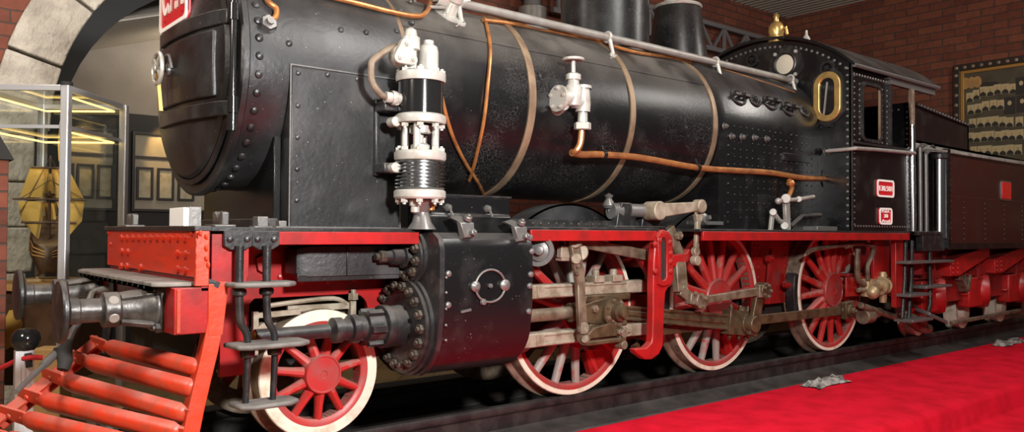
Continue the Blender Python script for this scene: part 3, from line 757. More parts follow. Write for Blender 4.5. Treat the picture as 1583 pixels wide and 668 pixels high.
for k in range(6):
    t = PI * k / 3; b.bar(fc + V((-.27, .135 * math.cos(t), .135 * math.sin(t))), fc + V((-.40, .135 * math.cos(t), .135 * math.sin(t))), .05, .05, (0, math.cos(t), math.sin(t)))
gl = build('rod_gland', b, 'black_iron', cyl)
b = B(); b.lathe([(.055, .68), (.055, 1.30), (.04, 1.305), (.04, 1.0)], fc, nX, 24); tr = build('tail_rod_sleeve', b, 'black_iron', cyl)
b = B(); b.lathe([(0, 1.29), (.042, 1.29)], fc, nX, 20); b.ring(fc + V((-1.29, 0, 0)), nX, .05, .03, .012, 20); build('sleeve_mouth', b, 'brass', tr)
vc = V((1.03, -1.08, 1.46))
b = B(); b.lathe([(.235, .0), (.235, .03), (.215, .035), (.215, .055), (.1, .06), (.095, .10), (.07, .11), (.065, .20), (.05, .21), (.045, .27), (0, .275)], vc, nX, 40)
cov = build('valve_chest_cover', b, 'black_iron', cyl)
for k in range(10):
    t = 2 * PI * k / 10 + .2; put('nut', 'cover_nut', 'nut_iron', cov, vc + V((-.052, .165 * math.cos(t), .165 * math.sin(t))), nX, .040)
b = B(); b.lathe([(.05, .26), (.05, .31), (.03, .32), (.03, .35), (0, .35)], vc, nX, 8); build('valve_rod_nut', b, 'nut_iron', cov)
# upper chest with lifting lugs
b = B(); b.plate([(1.06, -.95, 1.66), (1.06, -1.22, 1.66), (1.06, -1.22, 1.80), (1.06, -1.20, 1.82), (1.06, -1.20, 1.97), (1.06, -.95, 1.97)], (.92, 0, 0)); st = build('steam_chest', b, 'black_cab', LOCO, bev=.01)
b = B(); b.box(1.05, 1.99, -1.21, -.97, 1.97, 1.985); build('chest_lid', b, 'black_iron', st)
for x in (1.30, 1.72):
    b = B(); b.rivet((x, -1.205, 1.87), nY, .035, 1.2, 12); b.tube([(x, -1.23, 1.87), (x + .02, -1.25, 1.80)], .012, 6); build('chest_hook', b, 'steel_grey', st)
for px, py in ((712, 356), (795, 362)):
    q = S(px, py, -1.40); b = B()
    secs = [[q + V((-.09, .08, .10)), q + V((.0, .10, .12)), q + V((.0, .04, .13)), q + V((-.09, .02, .11))], [q + V((-.06, -.02, .08)), q + V((.08, -.02, .08)), q + V((.08, -.08, .06)), q + V((-.06, -.08, .06))], [q + V((-.03, -.03, -.08)), q + V((.07, -.03, -.07)), q + V((.08, -.09, -.05)), q + V((-.02, -.09, -.06))]]
    b.sweep(secs); b.nut(q + V((.02, -.07, .09)), (0, -.5, .8), .035, .03); b.nut(q + V((.05, -.1, -.02)), (0, -.9, .2), .03, .03); build('lifting_lug', b, 'steel_grey', cyl, bev=.01)
# relief valve ring on the face
q = S(757, 442, -1.485); b = B(); b.tube([q + V((.155 * math.cos(t * PI / 16), -.012, .135 * math.sin(t * PI / 16))) for t in range(32)], .010, 8, closed=True)
for t, s in ((0, 1.), (PI, .9)): b.lathe([(.05 * s, 0), (.05 * s, .02), (.02, .04), (0, .04)], q + V((.155 * math.cos(t), 0, 0)), nY, 14)
b.nut(q, nY, .02, .02); b.lathe([(.03, 0), (.025, .02), (0, .03)], q + V((-.07, 0, -.13)), nY, 10); b.bar(q + V((-.3, -.01, -.20)), q + V((-.2, -.01, -.185)), .02, .015)
build('face_ring', b, 'steel_grey', cyl)
b = B(); z0 = 1.31; b.sweep([[V((.05, -.98, 1.335)), V((.05, -.78, 1.335)), V((.05, -.78, 1.53)), V((.05, -.98, 1.53))], [V((.14, -1.02, z0)), V((.14, -.78, z0)), V((.14, -.78, 1.55)), V((.14, -1.02, 1.55))], [V((1.0, -1.02, z0)), V((1.0, -.78, z0)), V((1.0, -.78, 1.55)), V((1.0, -1.02, 1.55))]])
b.bar((.46, -1.023, z0), (.46, -1.023, 1.55), .012, .012); b.bar((.05, -1.0, z0 - .005), (1., -1.0, z0 - .005), .06, .02); build('oil_box', b, 'black_smokebox', LOCO, bev=.006)

# ---- guide bars, crosshead, rods
for z0, z1, zr in ((1.045, 1.175, 1.08), (.595, .725, .635)):
    b = B(); b.box(2.02, 4.05, -1.14, -1.0, z0, z1); gb = build('guide_bar', b, 'bar_pale', LOCO, bev=.012)
    b = B(); b.box(2.45, 3.58, -1.152, -1.138, z0 + .10, z1 - .010); b.box(2.45, 3.58, -1.152, -1.138, z0 + .010, z0 + .035); b.box(2.36, 2.45, -1.152, -1.13, z0 + .01, z1 - .01); b.box(3.58, 3.66, -1.152, -1.13, z0 + .01, z1 - .01); build('guide_flange', b, 'bar_pale', gb, bev=.004)
b = B(); b.cyl((2.02, -1.07, .885), (3.02, -1.07, .885), .062, n=24); build('piston_rod', b, 'rod_steel', LOCO)
b = B()
b.plate([(x, -1.17, z) for x, z in ((2.85, .83), (2.98, .78), (3.12, .76), (3.38, .74), (3.5, .78), (3.54, .88), (3.48, 1.0), (3.34, 1.03), (3.12, 1.0), (2.98, .97), (2.85, .94))], (0, .2, 0))
b.box(2.98, 3.62, -1.16, -1.0, .985, 1.05); b.box(3.04, 3.58, -1.16, -1.0, .72, .77); b.cyl((2.84, -1.07, .885), (3.02, -1.07, .885), .095, n=24)
cross = build('crosshead', b, 'rod_brown', LOCO, bev=.012)
wp = V((3.33, -1.17, .875)); b = B(); b.lathe([(.15, .0), (.15, .05), (.11, .06), (.085, .07), (.085, .13), (.055, .14), (.05, .19), (0, .195)], wp, nY, 32); pin = build('wrist_pin', b, 'rod_brown', cross)
for k in range(7): put('nut', 'bolt', 'tread_steel', pin, wp + V((.118 * math.cos(k * .9), -.055, .118 * math.sin(k * .9))), nY, .022)
put('nut', 'bolt', 'tread_steel', cross, (3.08, -1.17, .92), nY, .04)
for x in (3.10, 3.36): 
    b = B(); b.box(x, x + .14, -1.17, -1.03, 1.17, 1.24); b.lathe([(.04, 0), (.04, .05), (.02, .06), (0, .06)], (x + .07, -1.10, 1.24), nZ, 12); build('oil_cup', b, 'bar_pale', LOCO, bev=.01)
b = B(); b.sweep([[V((3.27, -1.24, .80)), V((3.39, -1.24, .80)), V((3.39, -1.19, .80)), V((3.27, -1.19, .80))], [V((3.36, -1.26, .62)), V((3.45, -1.26, .62)), V((3.45, -1.20, .62)), V((3.36, -1.20, .62))], [V((3.36, -1.26, .52)), V((3.45, -1.26, .52)), V((3.45, -1.20, .52)), V((3.36, -1.20, .52))]])
for z in (.66, .545): b.cyl((3.405, -1.18, z), (3.405, -1.285, z), .045, n=16)
for x in (3.34, 3.46): b.nut((x, -1.26, .68), nY, .03, .03)
build('drop_arm', b, 'rod_steel', LOCO, bev=.008)
b = B(); b.bar((2.88, -1.24, .60), (3.42, -1.24, .60), .04, .085); b.plate([(x, -1.25, z) for x, z in ((2.85, .62), (3.0, .74), (3.3, .78), (3.42, .70), (3.42, .64), (3.0, .64))], (0, .04, 0)); build('union_link', b, 'rod_brown', LOCO, bev=.008)
# connecting rod with its big end on the main pin
P2 = V((XD[1] + .12, -1.08, .595))
b = B(); a0 = V((3.33, -1.08, .875)); d = (P2 - a0).normalized()
b.bar(a0, P2, .05, .135, (0, 0, 1), .05, .185); b.bar(a0 + d * .3, P2 - d * .35, .085, .05, (0, 0, 1)); conrod = None
up = V((0, 0, 1)); up = (up - d * up.dot(d)).normalized()
b.bar(a0 + d * .2 + up * .058, P2 - d * .15 + up * .075, .09, .03, (0, 0, 1)); b.bar(a0 + d * .2 - up * .058, P2 - d * .15 - up * .085, .09, .03, (0, 0, 1))
conrod = build('connecting_rod', b, 'rod_brown', LOCO, bev=.008)
b = B(); b.bar(P2 - d * .33, P2 + d * .17, .13, .29, (0, 0, 1)); b.ring(P2 + V((0, -.06, 0)), nY, .12, .07, .04)
for t in (-.24, -.05, .1): b.nut(P2 + d * t + up * .145, (0, 0, 1), .03, .04); b.nut(P2 + d * t - up * .145, (0, 0, -1), .03, .04)
b.lathe([(.05, .145), (.05, .19), (.03, .2), (0, .21)], P2, nZ, 14); build('big_end', b, 'rod_brown', conrod, bev=.012)
# return crank and eccentric rod
E1 = V((5.86, -1.26, .985)); b = B()
b.bar(P2 + V((.0, -.13, -.14)), E1 + V((-.02, .03, .06)), .06, .16, (1, 0, .3)); b.cyl(E1 + V((0, .08, 0)), E1 + V((0, -.05, 0)), .10, n=24); b.cyl(P2 + V((0, -.02, 0)), P2 + V((0, -.2, 0)), .10, n=24)
rc = build('return_crank', b, 'rod_brown', LOCO, bev=.01)
for k in range(5): put('nut', 'bolt', 'tread_steel', rc, E1 + V((.07 * math.cos(k * 1.26), -.05, .07 * math.sin(k * 1.26))), nY, .02)
E0 = V((4.62, -1.25, .925)); b = B(); b.bar(E0, E1 + V((-.03, .0, 0)), .045, .085, (0, 0, 1), .045, .10); b.cyl(E0 + V((0, .05, 0)), E0 + V((0, -.05, 0)), .085, n=20)
b.bar(E0 + V((-.18, 0, .035)), E0 + V((.12, 0, -.005)), .09, .12, (0, 0, 1)); b.bar(E1 + V((-.14, 0, 0)), E1 + V((.1, 0, 0)), .08, .15, (0, 0, 1))
er = build('eccentric_rod', b, 'rod_steel', LOCO, bev=.01)
for q in ((-.12, .09), (-.02, .07), (.06, .03), (.02, -.06), (-.1, -.02)): put('nut', 'bolt', 'tread_steel', er, E0 + V((q[0], -.05, q[1])), nY, .024)
# coupling rods behind
P3 = V((XD[2] + CRK[0], -.955, RD + CRK[2])); P1 = V((XD[0] + CRK[0], -.955, RD + CRK[2])); PM = V((XD[1] + CRK[0], -.955, RD + CRK[2]))
b = B(); b.bar(PM, P3, .05, .12, (0, 0, 1)); b.bar(P1, PM, .05, .10, (0, 0, 1))
for p in (P1, PM, P3): b.cyl(p + V((0, .04, 0)), p + V((0, -.05, 0)), .115, n=28)
cr = build('coupling_rod', b, 'rod_brown', LOCO, bev=.008)
b = B(); b.cyl(P3 + V((0, -.02, 0)), P3 + V((0, -.12, 0)), .085, n=24); b.bar(P3 + V((-.10, -.05, .0)), P3 + V((.13, -.05, .02)), .09, .24, (0, 0, 1)); b.nut(P3 + V((0, -.12, 0)), nY, .05, .05); build('rod_end', b, 'rod_brown', cr, bev=.012)
q = S(1125, 540, -.95)
# ---- red motion bracket carrying the slotted link
YL = -1.42
def sl(pts, y=YL): return [S(x, y_, y) for x, y_ in pts]
outer = [(1014, 368), (1018, 359), (1026, 355), (1034, 358), (1040, 367), (1041, 400), (1042, 430), (1039, 441), (1033, 445), (1029, 452), (1027, 485), (1026, 520), (1025, 535), (1019, 548), (1008, 556), (998, 556), (1000, 545), (1008, 536), (1009, 520), (1010, 480), (1010, 440), (1011, 405)]
b = B(); b.plate(sl([(1014, 368), (1018, 359), (1026, 355), (1034, 358), (1040, 367), (1041, 400), (1042, 430), (1039, 441), (1033, 445), (1029, 452), (1027, 485), (1026, 520), (1025, 535), (1019, 548), (1008, 556), (998, 556), (985, 547), (982, 540), (1000, 538), (1008, 530), (1009, 520), (1010, 480), (1010, 440), (1011, 405)]), (0, .09, 0))
link = build('motion_bracket', b, 'red_paint', LOCO, bev=.012)
b = B(); b.frame(sl([(1017, 366), (1022, 359), (1033, 361), (1039, 370), (1040, 432), (1036, 440), (1026, 443), (1019, 440)], YL - .03), sl([(1022, 372), (1025, 367), (1029, 368), (1031, 374), (1031, 428), (1029, 433), (1025, 434), (1022, 430)], YL - .03), (0, .035, 0)); build('slotted_guide', b, 'red_paint', link, bev=.006)
b = B(); b.plate(sl([(1022, 372), (1025, 367), (1029, 368), (1031, 374), (1031, 428), (1029, 433), (1025, 434), (1022, 430)], YL - .004), (0, .01, 0)); build('slot_recess', b, 'black_matte', link)
for px, py in ((1020, 372), (1036, 375), (1037, 392), (1037, 405), (1037, 420), (1013, 378), (1014, 420)): put('rivet', 'rivet', 'red_paint', link, S(px, py, YL - .03), nY, .03)
b = B(); b.plate(sl([(985, 395), (1010, 375), (1012, 410), (1010, 450), (1004, 452), (1003, 425), (990, 402)], -1.18), (0, .06, 0)); b.plate(sl([(1040, 395), (1062, 392), (1066, 385), (1072, 388), (1070, 402), (1046, 412), (1040, 412)], -1.2), (0, .08, 0)); b.plate([(4.02, -1.2, 1.30), (4.02, -.55, 1.30), (4.02, -.55, .62), (4.02, -1.2, .45)], (.06, 0, 0)); b.plate([(4.02, -1.2, 1.6), (4.02, -.55, 1.6), (4.02, -.55, 1.0), (4.02, -1.2, 1.0)], (.06, 0, 0)); build('bracket_web', b, 'red_paint', link, bev=.008)
# tan hanger behind the link and the lower lug
b = B(); b.bar(S(1033, 352, -1.1), S(1052, 405, -1.1), .08, .13, (1, 0, 0)); b.bar(S(1048, 400, -1.15), S(1052, 452, -1.2), .09, .17, (1, 0, 0)); b.bar(S(1050, 448, -1.2), E0 + V((-.05, .03, 0)), .08, .12, (0, 0, 1)); lk = build('expansion_link', b, 'rod_steel', LOCO, bev=.012)
put('nut', 'bolt', 'tread_steel', lk, S(1047, 364, -1.16), nY, .05)
b = B(); b.sweep([[S(x, y, -1.1) for x, y in q] for q in (((975, 535), (985, 528), (990, 535)), ((985, 555), (1000, 545), (1000, 556)))]); q = S(990, 543, -1.18); b.nut(q, nY, .04, .03); build('bracket_foot', b, 'rod_brown', link)
# radius rod, combination lever, valve spindle
b = B(); b.bar(S(893, 374, -1.2), S(1026, 400, -1.2), .05, .10, (0, 0, 1), .05, .115); b.cyl(S(890, 373, -1.16), S(890, 373, -1.26), .07, n=20); rr = build('radius_rod', b, 'rod_steel', LOCO, bev=.008)
b = B(); b.bar(S(887, 372, -1.24), S(897, 440, -1.24), .05, .12, (1, 0, 0), .05, .11); b.bar(S(896, 435, -1.24), S(901, 528, -1.24), .05, .095, (1, 0, 0), .05, .12)
for px, py, r in ((889, 374, .062), (891, 400, .055), (902, 508, .062), (903, 525, .055)): b.cyl(S(px, py, -1.20), S(px, py, -1.285), r, n=20)
b.cyl(S(904, 525, -1.28), S(904, 525, -1.31), .04, n=16)
cl = build('combination_lever', b, 'rod_steel', LOCO, bev=.01)
for px, py in ((892, 411), (892, 423), (895, 511), (907, 514)): put('nut', 'bolt', 'tread_steel', cl, S(px, py, -1.27), nY, .022)
vz = 1.47; b = B()
b.lathe([(.17, .0), (.17, .05), (.12, .06), (.11, .12), (.10, .25), (.08, .27), (.08, .36), (.05, .38), (.05, .50)], (2.02, -1.17, vz), (1, 0, 0), 28); vs_ = build('valve_gland', b, 'black_iron', LOCO)
q = S(835, 387, -1.30); b = B(); b.ring(q + V((-.02, .0, 0)), (-.75, -.66, 0), .145, .105, .05, 32); b.lathe([(.1, 0), (.1, .04), (.045, .05), (.04, .10), (0, .11)], q, (-.75, -.66, 0), 24); build('gland_cover', b, 'steel_grey', vs_)
b = B(); b.bar(S(864, 389, -1.17), S(892, 391, -1.17), .07, .12, (0, 0, 1)); b.cyl(S(896, 390, -1.1), S(896, 390, -1.22), .085, n=20); b.box(*[v for pr_ in zip(S(869, 404, -1.2), S(897, 398, -1.2) + V((0, .1, .03))) for v in sorted(pr_)]); build('valve_crosshead', b, 'bar_pale', LOCO, bev=.01)
b = B(); b.bar(S(868, 371, -1.15), S(884, 371, -1.15), .08, .12, (0, 0, 1)); 
for k in range(5): b.nut(S(872 + k * 5, 362, -1.15), nZ, .025, .03)
build('spindle_guide', b, 'rod_steel', LOCO, bev=.01)
# ---- reversing shaft on the running board
YR = -1.2
b = B(); b.cyl(S(938, 326, -.95), S(1022, 326, YR), .045, n=20); b.cyl(S(944, 326, -1.02), S(958, 327, -1.04), .085, n=20); b.lathe([(.05, 0), (.07, .03), (.05, .07), (.03, .10), (.05, .13), (0, .16)], S(941, 322, -.98), nZ, 14); b.cyl(S(973, 325, -1.08), S(994, 326, -1.14), .07, n=20)
rs = build('reversing_shaft', b, 'steel_grey', LOCO)
for px in (966, 1004):
    q = S(px, 330, -1.08); b = B(); b.plate([(q.x - .16, q.y - .03, 1.71), (q.x - .13, q.y - .03, 1.86), (q.x - .07, q.y - .03, 1.98), (q.x + .07, q.y - .03, 1.98), (q.x + .13, q.y - .03, 1.86), (q.x + .16, q.y - .03, 1.71)], (0, .1, 0)); b.box(q.x - .2, q.x + .2, q.y - .06, q.y + .1, 1.71, 1.74)
    bk = build('shaft_bracket', b, 'black_iron', rs, bev=.01)
b = B(); q0 = S(1014, 326, -1.25); q1 = S(1080, 319, -1.25); b.cyl(q0 + V((0, .12, 0)), q0 + V((0, -.07, 0)), .10, n=24); b.bar(q0, q1, .07, .15, (0, 0, 1), .07, .10); b.cyl(q1 + V((0, .05, 0)), q1 + V((0, -.06, 0)), .075, n=20); b.cyl(S(1005, 325, -1.12), S(1012, 326, -1.2), .07, n=18)
build('lifting_arm', b, 'bar_pale', LOCO, bev=.012)
b = B(); q2 = S(1075, 403, -1.25); b.bar(q1 + V((-.05, 0, -.02)), q1 + V((-.05, 0, -.12)), .03, .04, (1, 0, 0)); b.bar(q1 + V((.05, 0, -.02)), q1 + V((.05, 0, -.12)), .03, .04, (1, 0, 0)); b.bar(q1 + V((-.01, 0, -.10)), q2, .045, .07, (1, 0, 0), .04, .06); b.bar(q1 + V((-.01, 0, -.09)), q1 + V((-.01, 0, -.17)), .06, .13, (1, 0, 0), .05, .08); b.cyl(q2 + V((0, .04, 0)), q2 + V((0, -.04, 0)), .055, n=16); b.cyl(q2 + V((0, .03, .1)), q2 + V((0, -.03, .1)), .05, n=16); build('lifting_link', b, 'bar_pale', LOCO, bev=.008)
b = B(); b.lathe([(.06, 0), (.06, .04), (.03, .05), (.025, .1), (0, .1)], (4.9, -1.1, 1.83), (0, -1, .2), 14); b.bar((4.75, -1.0, 1.79), (5.4, -1.0, 1.79), .04, .03); build('drain_cock', b, 'steel_grey', LOCO)
# blow-down levers by the firebox foot
def t2(pts, r, Y=-1.2): return [S(x, y, Y) for x, y in pts]
b = B(); b.bar(S(1215, 308, -1.2), S(1217, 356, -1.2), .05, .10, (1, 0, 0)); b.cyl(S(1215, 307, -1.15), S(1215, 307, -1.25), .06, n=18); b.tube(t2([(1202, 311), (1235, 308), (1258, 304)], 0), .026, 12); b.sph(S(1203, 311, -1.2), .042, 12); b.cyl(S(1235, 308, -1.17), S(1235, 308, -1.23), .04, n=14)
b.tube(t2([(1196, 330), (1205, 342), (1216, 345)], 0), .032, 10); b.cyl(S(1195, 328, -1.16), S(1195, 328, -1.24), .045, n=14); b.bar(S(1194, 330, -1.2), S(1191, 358, -1.2), .04, .06, (1, 0, 0)); b.cyl(S(1213, 349, -1.16), S(1213, 349, -1.24), .05, n=14)
bl = build('blowdown_lever', b, 'silver_pipe', LOCO, bev=.008)
b = B(); b.tube(t2([(1219, 304), (1224, 292), (1222, 284), (1220, 278)], 0, -1.1), .03, 10, sm=3); b.lathe([(.05, 0), (.06, .03), (.04, .07)], S(1222, 287, -1.1), nZ, 10); build('drain_pipe', b, 'copper', bl)
b = B(); b.tube(t2([(1222, 350), (1240, 334), (1268, 333)], 0, -1.15), .03, 8); b.plate([S(x, y, -1.1) for x, y in ((1240, 336), (1268, 335), (1262, 357), (1226, 357))], (0, .03, 0)); build('step_bracket', b, 'black_iron', LOCO)
b = B(); b.box(7.0, 7.5, -1.3, -1.05, 1.715, 1.77); build('step_plate', b, 'steel_grey', LOCO, bev=.006)
# ================================================================== FRONT END
b = B(); b.box(-.75, -.69, -1.25, 1.25, 1.25, 1.665); b.box(-.92, -.69, -1.25, 1.25, .97, 1.28); beam = build('buffer_beam', b, 'red_paint', LOCO, bev=.006)
b = B(); b.box(-.775, -.745, -1.24, 1.24, 1.345, 1.66); bx = build('beam_plate', b, 'red_beam', beam, bev=.004)
rv = [S(x, y, -.0) for x, y in ()]
for x, y in ((189, 368), (197, 368), (206, 368), (215, 368), (224, 368), (233, 368), (243, 368), (253, 368), (263, 368), (275, 368), (286, 369), (189, 389), (198, 390), (275, 393), (287, 394), (188, 412), (197, 412), (275, 417), (286, 419), (218, 414)):
    put('rivet', 'rivet', 'red_beam', bx, F(x, y, -.776), nX, .036)
for x, y in ((168, 360), (171, 378), (297, 361), (310, 361), (319, 366), (319, 384), (319, 400), (322, 410)): put('rivet', 'rivet', 'red_beam', bx, F(x, y, -.776), nX, .022)
b = B(); b.box(-.79, -.70, -1.262, -1.235, 1.29, 1.66); b.box(-.905, -.88, -1.262, -1.24, .98, 1.27); b.plate([(-.70, -1.262, 1.30), (-.565, -1.262, 1.30), (-.60, -1.262, .95), (-.70, -1.262, .95)], (0, .05, 0)); build('beam_end_angle', b, 'red_pilot', beam, bev=.004)
b = B(); b.box(-.80, -.68, -1.26, 1.26, 1.66, 1.695); build('deck_lip', b, 'black_iron', beam, bev=.006)
# step plate
b = B(); y0, y1 = -1.20, 1.24
b.plate([(-.76, y0, 1.285), (-.95, y0 + .02, 1.285), (-1.03, -1.12, 1.285), (-1.05, 1.05, 1.285), (-.98, y1, 1.285), (-.76, y1, 1.285)], (0, 0, .03)); stp = build('step_plate', b, 'plank_grey', LOCO, bev=.008)
b = B()
b.box(-1.04, -1.015, -1.1, 1.0, 1.262, 1.287)
for k in range(14): b.rivet((-1.04, -1.0 + k * .145, 1.275), nX, .012, .8, 6); build('step_bracket', b, 'black_iron', stp)
b = B(); b.box(-.94, -.915, .28, .42, .975, 1.275); b.box(-.96, -.915, -.16, .16, 1.0, 1.15); build('draw_plate', b, 'black_iron', beam, bev=.006)
# draw hook
b = B(); b.tube([(-.92, 0, 1.06), (-.98, 0, 1.06), (-1.06, 0, 1.03), (-1.09, 0, 1.10), (-1.04, 0, 1.17)], [.055, .055, .05, .045, .03], 12)
b.tube([(-1.0, -.05, 1.06), (-1.04, -.06, .9), (-1.05, -.05, .72), (-1.05, .05, .72), (-1.04, .06, .9), (-1.0, .05, 1.06)], .022, 8); build('coupling_hook', b, 'black_iron', LOCO)
for s in (-1, 1):
    c = V((-.75, .875 * s, 1.128))
    b = B(); b.lathe([(.0, .17), (.165, .17), (.165, .21), (.14, .235), (.12, .33), (.108, .42), (.118, .43), (.118, .52), (.09, .53)], c, nX, 36); 
    b.box(-.945, -.915, .875 * s - .17, .875 * s + .17, .97, 1.29)
    for t in range(4):
        a = t * PI / 2 + PI / 4; e = V((0, math.cos(a), math.sin(a))); b.bar(c + V((-.20, 0, 0)) + e * .15, c + V((-.42, 0, 0)) + e * .105, .04, .05, e)
    bf = build('buffer', b, 'buffer_steel', LOCO, bev=.004)
    b = B(); b.lathe([(.09, .5), (.09, .53), (.08, .54), (.08, .66), (.088, .67), (.088, .72), (.08, .73), (.08, .745)], c, nX, 32); build('plunger', b, 'buffer_steel', bf)
    b = B(); b.lathe([(.05, .735), (.19, .745), (.205, .755), (.207, .775), (.20, .785), (.10, .80), (0, .803)], c, nX, 44); build('buffer_head', b, 'black_iron', bf)
    for dy, dz in ((-.14, .13), (.14, .13), (-.14, -.13), (.14, -.13)): put('nut', 'bolt', 'black_iron', bf, c + V((-.195, dy, dz)), nX, .035)
    for a in (2.5, 3.6, -.6): e = V((0, math.cos(a), math.sin(a))); b = B(); b.lathe([(.035, 0), (.03, .006), (0, .006)], c + V((-.47, 0, 0)) + e * .115, e, 14); build('buffer_window', b, 'silver_pipe', bf)
b = B(); q0 = S(142, 500, .0); b.tube([(-.80, .15, 1.12), (-1.0, .12, 1.02), D(128, 492, 6.3), D(116, 508, 6.1), D(106, 530, 5.9)], .028, 10, sm=4); hs = build('brake_hose', b, 'steel_grey', LOCO)
b = B(); b.tube([D(106, 530, 5.9), D(99, 545, 5.8), D(101, 560, 5.75), D(97, 572, 5.72)], [.035, .055, .05, .04], 12); b.tube([D(92, 540, 5.8), D(88, 552, 5.8)], .04, 8); build('hose_end', b, 'black_matte', hs)
b = B(); b.tube([(-.76, .42, 1.22), D(150, 450, 6.6), D(140, 463, 6.5), D(128, 480, 6.4)], .03, 10, sm=3); build('steam_hose', b, 'silver_pipe', LOCO)
# ---- pilot
YN, YE = .12, -1.25
ridge = [S(x, y, YN) for x, y in ((147, 530), (5, 642))]; rd = (ridge[1] - ridge[0])
side = [S(x, y, YE) for x, y in ((340, 436), (337, 470), (332, 505), (324, 545), (313, 590), (303, 632), (295, 672), (288, 715))]
b = B()
b.sweep([[p + V((-.055, -.01, 0)), p + V((.055, -.01, 0)), p + V((.055, .02, 0)), p + V((-.03, .02, 0)), p + V((-.03, .10, 0)), p + V((-.055, .10, 0))] for p in side])
pilot = build('pilot', b, 'red_pilot', LOCO, bev=.004)
b = B(); b.bar(ridge[0] - rd * .06, ridge[1] + rd * .12, .10, .025, (-.6, -.5, .6)); b.bar(ridge[0] - rd * .06 + V((.04, .03, -.03)), ridge[1] + rd * .1 + V((.04, .03, -.03)), .03, .09, (-.6, .5, .6)); build('nose_bar', b, 'red_pilot', pilot, bev=.004)
rows = (((150, 532), (318, 572)), ((115, 553), (306, 602)), ((75, 581), (293, 641)), ((38, 611), (284, 670)), ((10, 640), (275, 702)), ((-22, 670), (268, 735)))
for (xa, ya), (xb, yb) in rows:
    a, c = S(xa, ya, YN), S(xb, yb, YE); d = (c - a)
    b = B(); dn = d.normalized()
    # angle-iron bar: rounded top face with a return flange
    up = V((-.35, 0, .94)); up = (up - dn * up.dot(dn)).normalized(); fr_ = dn.cross(up)
    prof = [(-.015, -.072), (.034, -.064), (.058, -.02), (.058, .025), (.034, .062), (-.015, .066)]
    sec = lambda p, k: [p + up * (u * k) + fr_ * (-w * k if fr_.x > 0 else w * k) for w, u in prof]
    if fr_.x > 0: pass
    b.sweep([sec(a + d * .10, .25), sec(a + d * .14, .85), sec(a + d * .18, 1.), sec(c - d * .05, 1.), sec(c - d * .02, .7)])
    br = build('pilot_bar', b, 'red_pilot', pilot, smooth=75)
    b = B(); b.plate([a + d * -.02 + up * .075, a + d * -.035 - up * .02, a + d * .13 - up * .05, a + d * .17 + up * .02, a + d * .13 + up * .06], fr_ * .02); build('bar_lug', b, 'red_pilot', br); b = B(); b.bar(c - d * .06, c + V((.01, 0, 0)), .03, .08, up); build('bar_lug', b, 'red_pilot', br)
    for t, o_ in ((.03, .0), (.11, .0)): put('rivet', 'bolt', 'red_pilot', br, a + d * t + (fr_ if fr_.x < 0 else -fr_) * .018, fr_ if fr_.x < 0 else -fr_, .024)
b = B(); b.tube([D(128, 487, 6.3), D(82, 551, 5.75), D(25, 606, 5.25)], .019, 10); b.cyl(D(88, 545, 5.8), D(66, 566, 5.62), .03, n=14); build('stay_rod', b, 'steel_grey', pilot)
b = B(); b.plate([(-.70, -1.0, .97), (-.66, -1.0, .55), (-.64, .8, .45), (-.70, .8, .97)], (.03, 0, 0)); build('pilot_back_plate', b, 'black_matte', LOCO)
b = B(); b.plate([S(x, y, -1.0) for x, y in ((318, 518), (314, 535), (300, 560), (296, 556), (303, 538), (306, 522))], (0, .03, 0)); build('guard_iron', b, 'nut_iron', pilot)
# ---- footsteps ahead of the leading wheel
b = B()
for x in (-.51, -.315):
    b.plate([(x - .10, -1.29, 1.665), (x + .10, -1.29, 1.665), (x + .10, -1.29, 1.56), (x + .05, -1.29, 1.53), (x - .05, -1.29, 1.53), (x - .10, -1.29, 1.56)], (0, .03, 0))
stair = build('step_hanger', b, 'black_iron', LOCO, bev=.006)
for x in (-.51, -.315):
    for dx in (-.06, .06): put('rivet', 'bolt', 'black_iron', stair, (x + dx, -1.292, 1.605), nY, .026)
    k = .065
    b = B(); b.tube([(x, -1.31, 1.56), (x, -1.31, 1.30), (x + .01, -1.31, 1.05), (x + k, -1.31, .90), (x + k - .01, -1.31, .45)], [.030, .028, .028, .024, .022], 14, sm=5); b.lathe([(.04, 0), (.05, .01), (.05, .04), (.04, .05)], (x, -1.31, 1.215), nZ, 16); b.lathe([(.045, 0), (.05, .01), (.05, .05), (.045, .06)], (x + k, -1.31, .79), nZ, 16); build('step_rod', b, 'black_iron', stair)
def tread(x0, x1, z, y0=-1.46, y1=-1.2, th=.05, mat='tread_grey'):
    b = B(); secs = []
    P = [(x0, y1), (x0 + .02, y0 + .05), (x0 + .10, y0), (x1 - .08, y0), (x1, y0 + .06), (x1, y1 - .04), (x1 - .06, y1)]
    b.plate([(x, y, z) for x, y in P], (0, 0, th)); return build('step_tread', b, mat, stair, bev=.015)
tread(-.60, -.13, 1.275, th=.035); tread(-.58, -.03, .855, -1.48, -1.2, th=.035); tread(-.54, -.09, .44, -1.44, -1.2, th=.035)
b = B(); b.bar((-.62, -1.22, 1.29), (-.72, -1.2, 1.33), .1, .04, (0, 0, 1)); build('tread_stay', b, 'black_iron', stair)
b = B(); b.bar((-.20, -.82, 1.02), (.16, -.82, 1.03), .04, .035); b.bar((-.20, -.82, 1.05), (-.20, -.82, .72), .04, .04); b.tube([(-.1, -.72, 1.075), (.2, -.72, 1.10), (.5, -.72, 1.11), (.62, -.72, 1.06)], .02, 8, sm=4); b.bar((.1, -.72, 1.045), (.68, -.72, 1.045), .05, .025); b.nut((.66, -.76, 1.10), nZ, .045, .05); b.bar((.66, -.74, 1.12), (.66, -.74, .92), .05, .05); b.cyl((-.12, -.82, .90), (-.12, -.74, .90), .06)
build('leading_spring', b, 'bar_pale', LOCO)
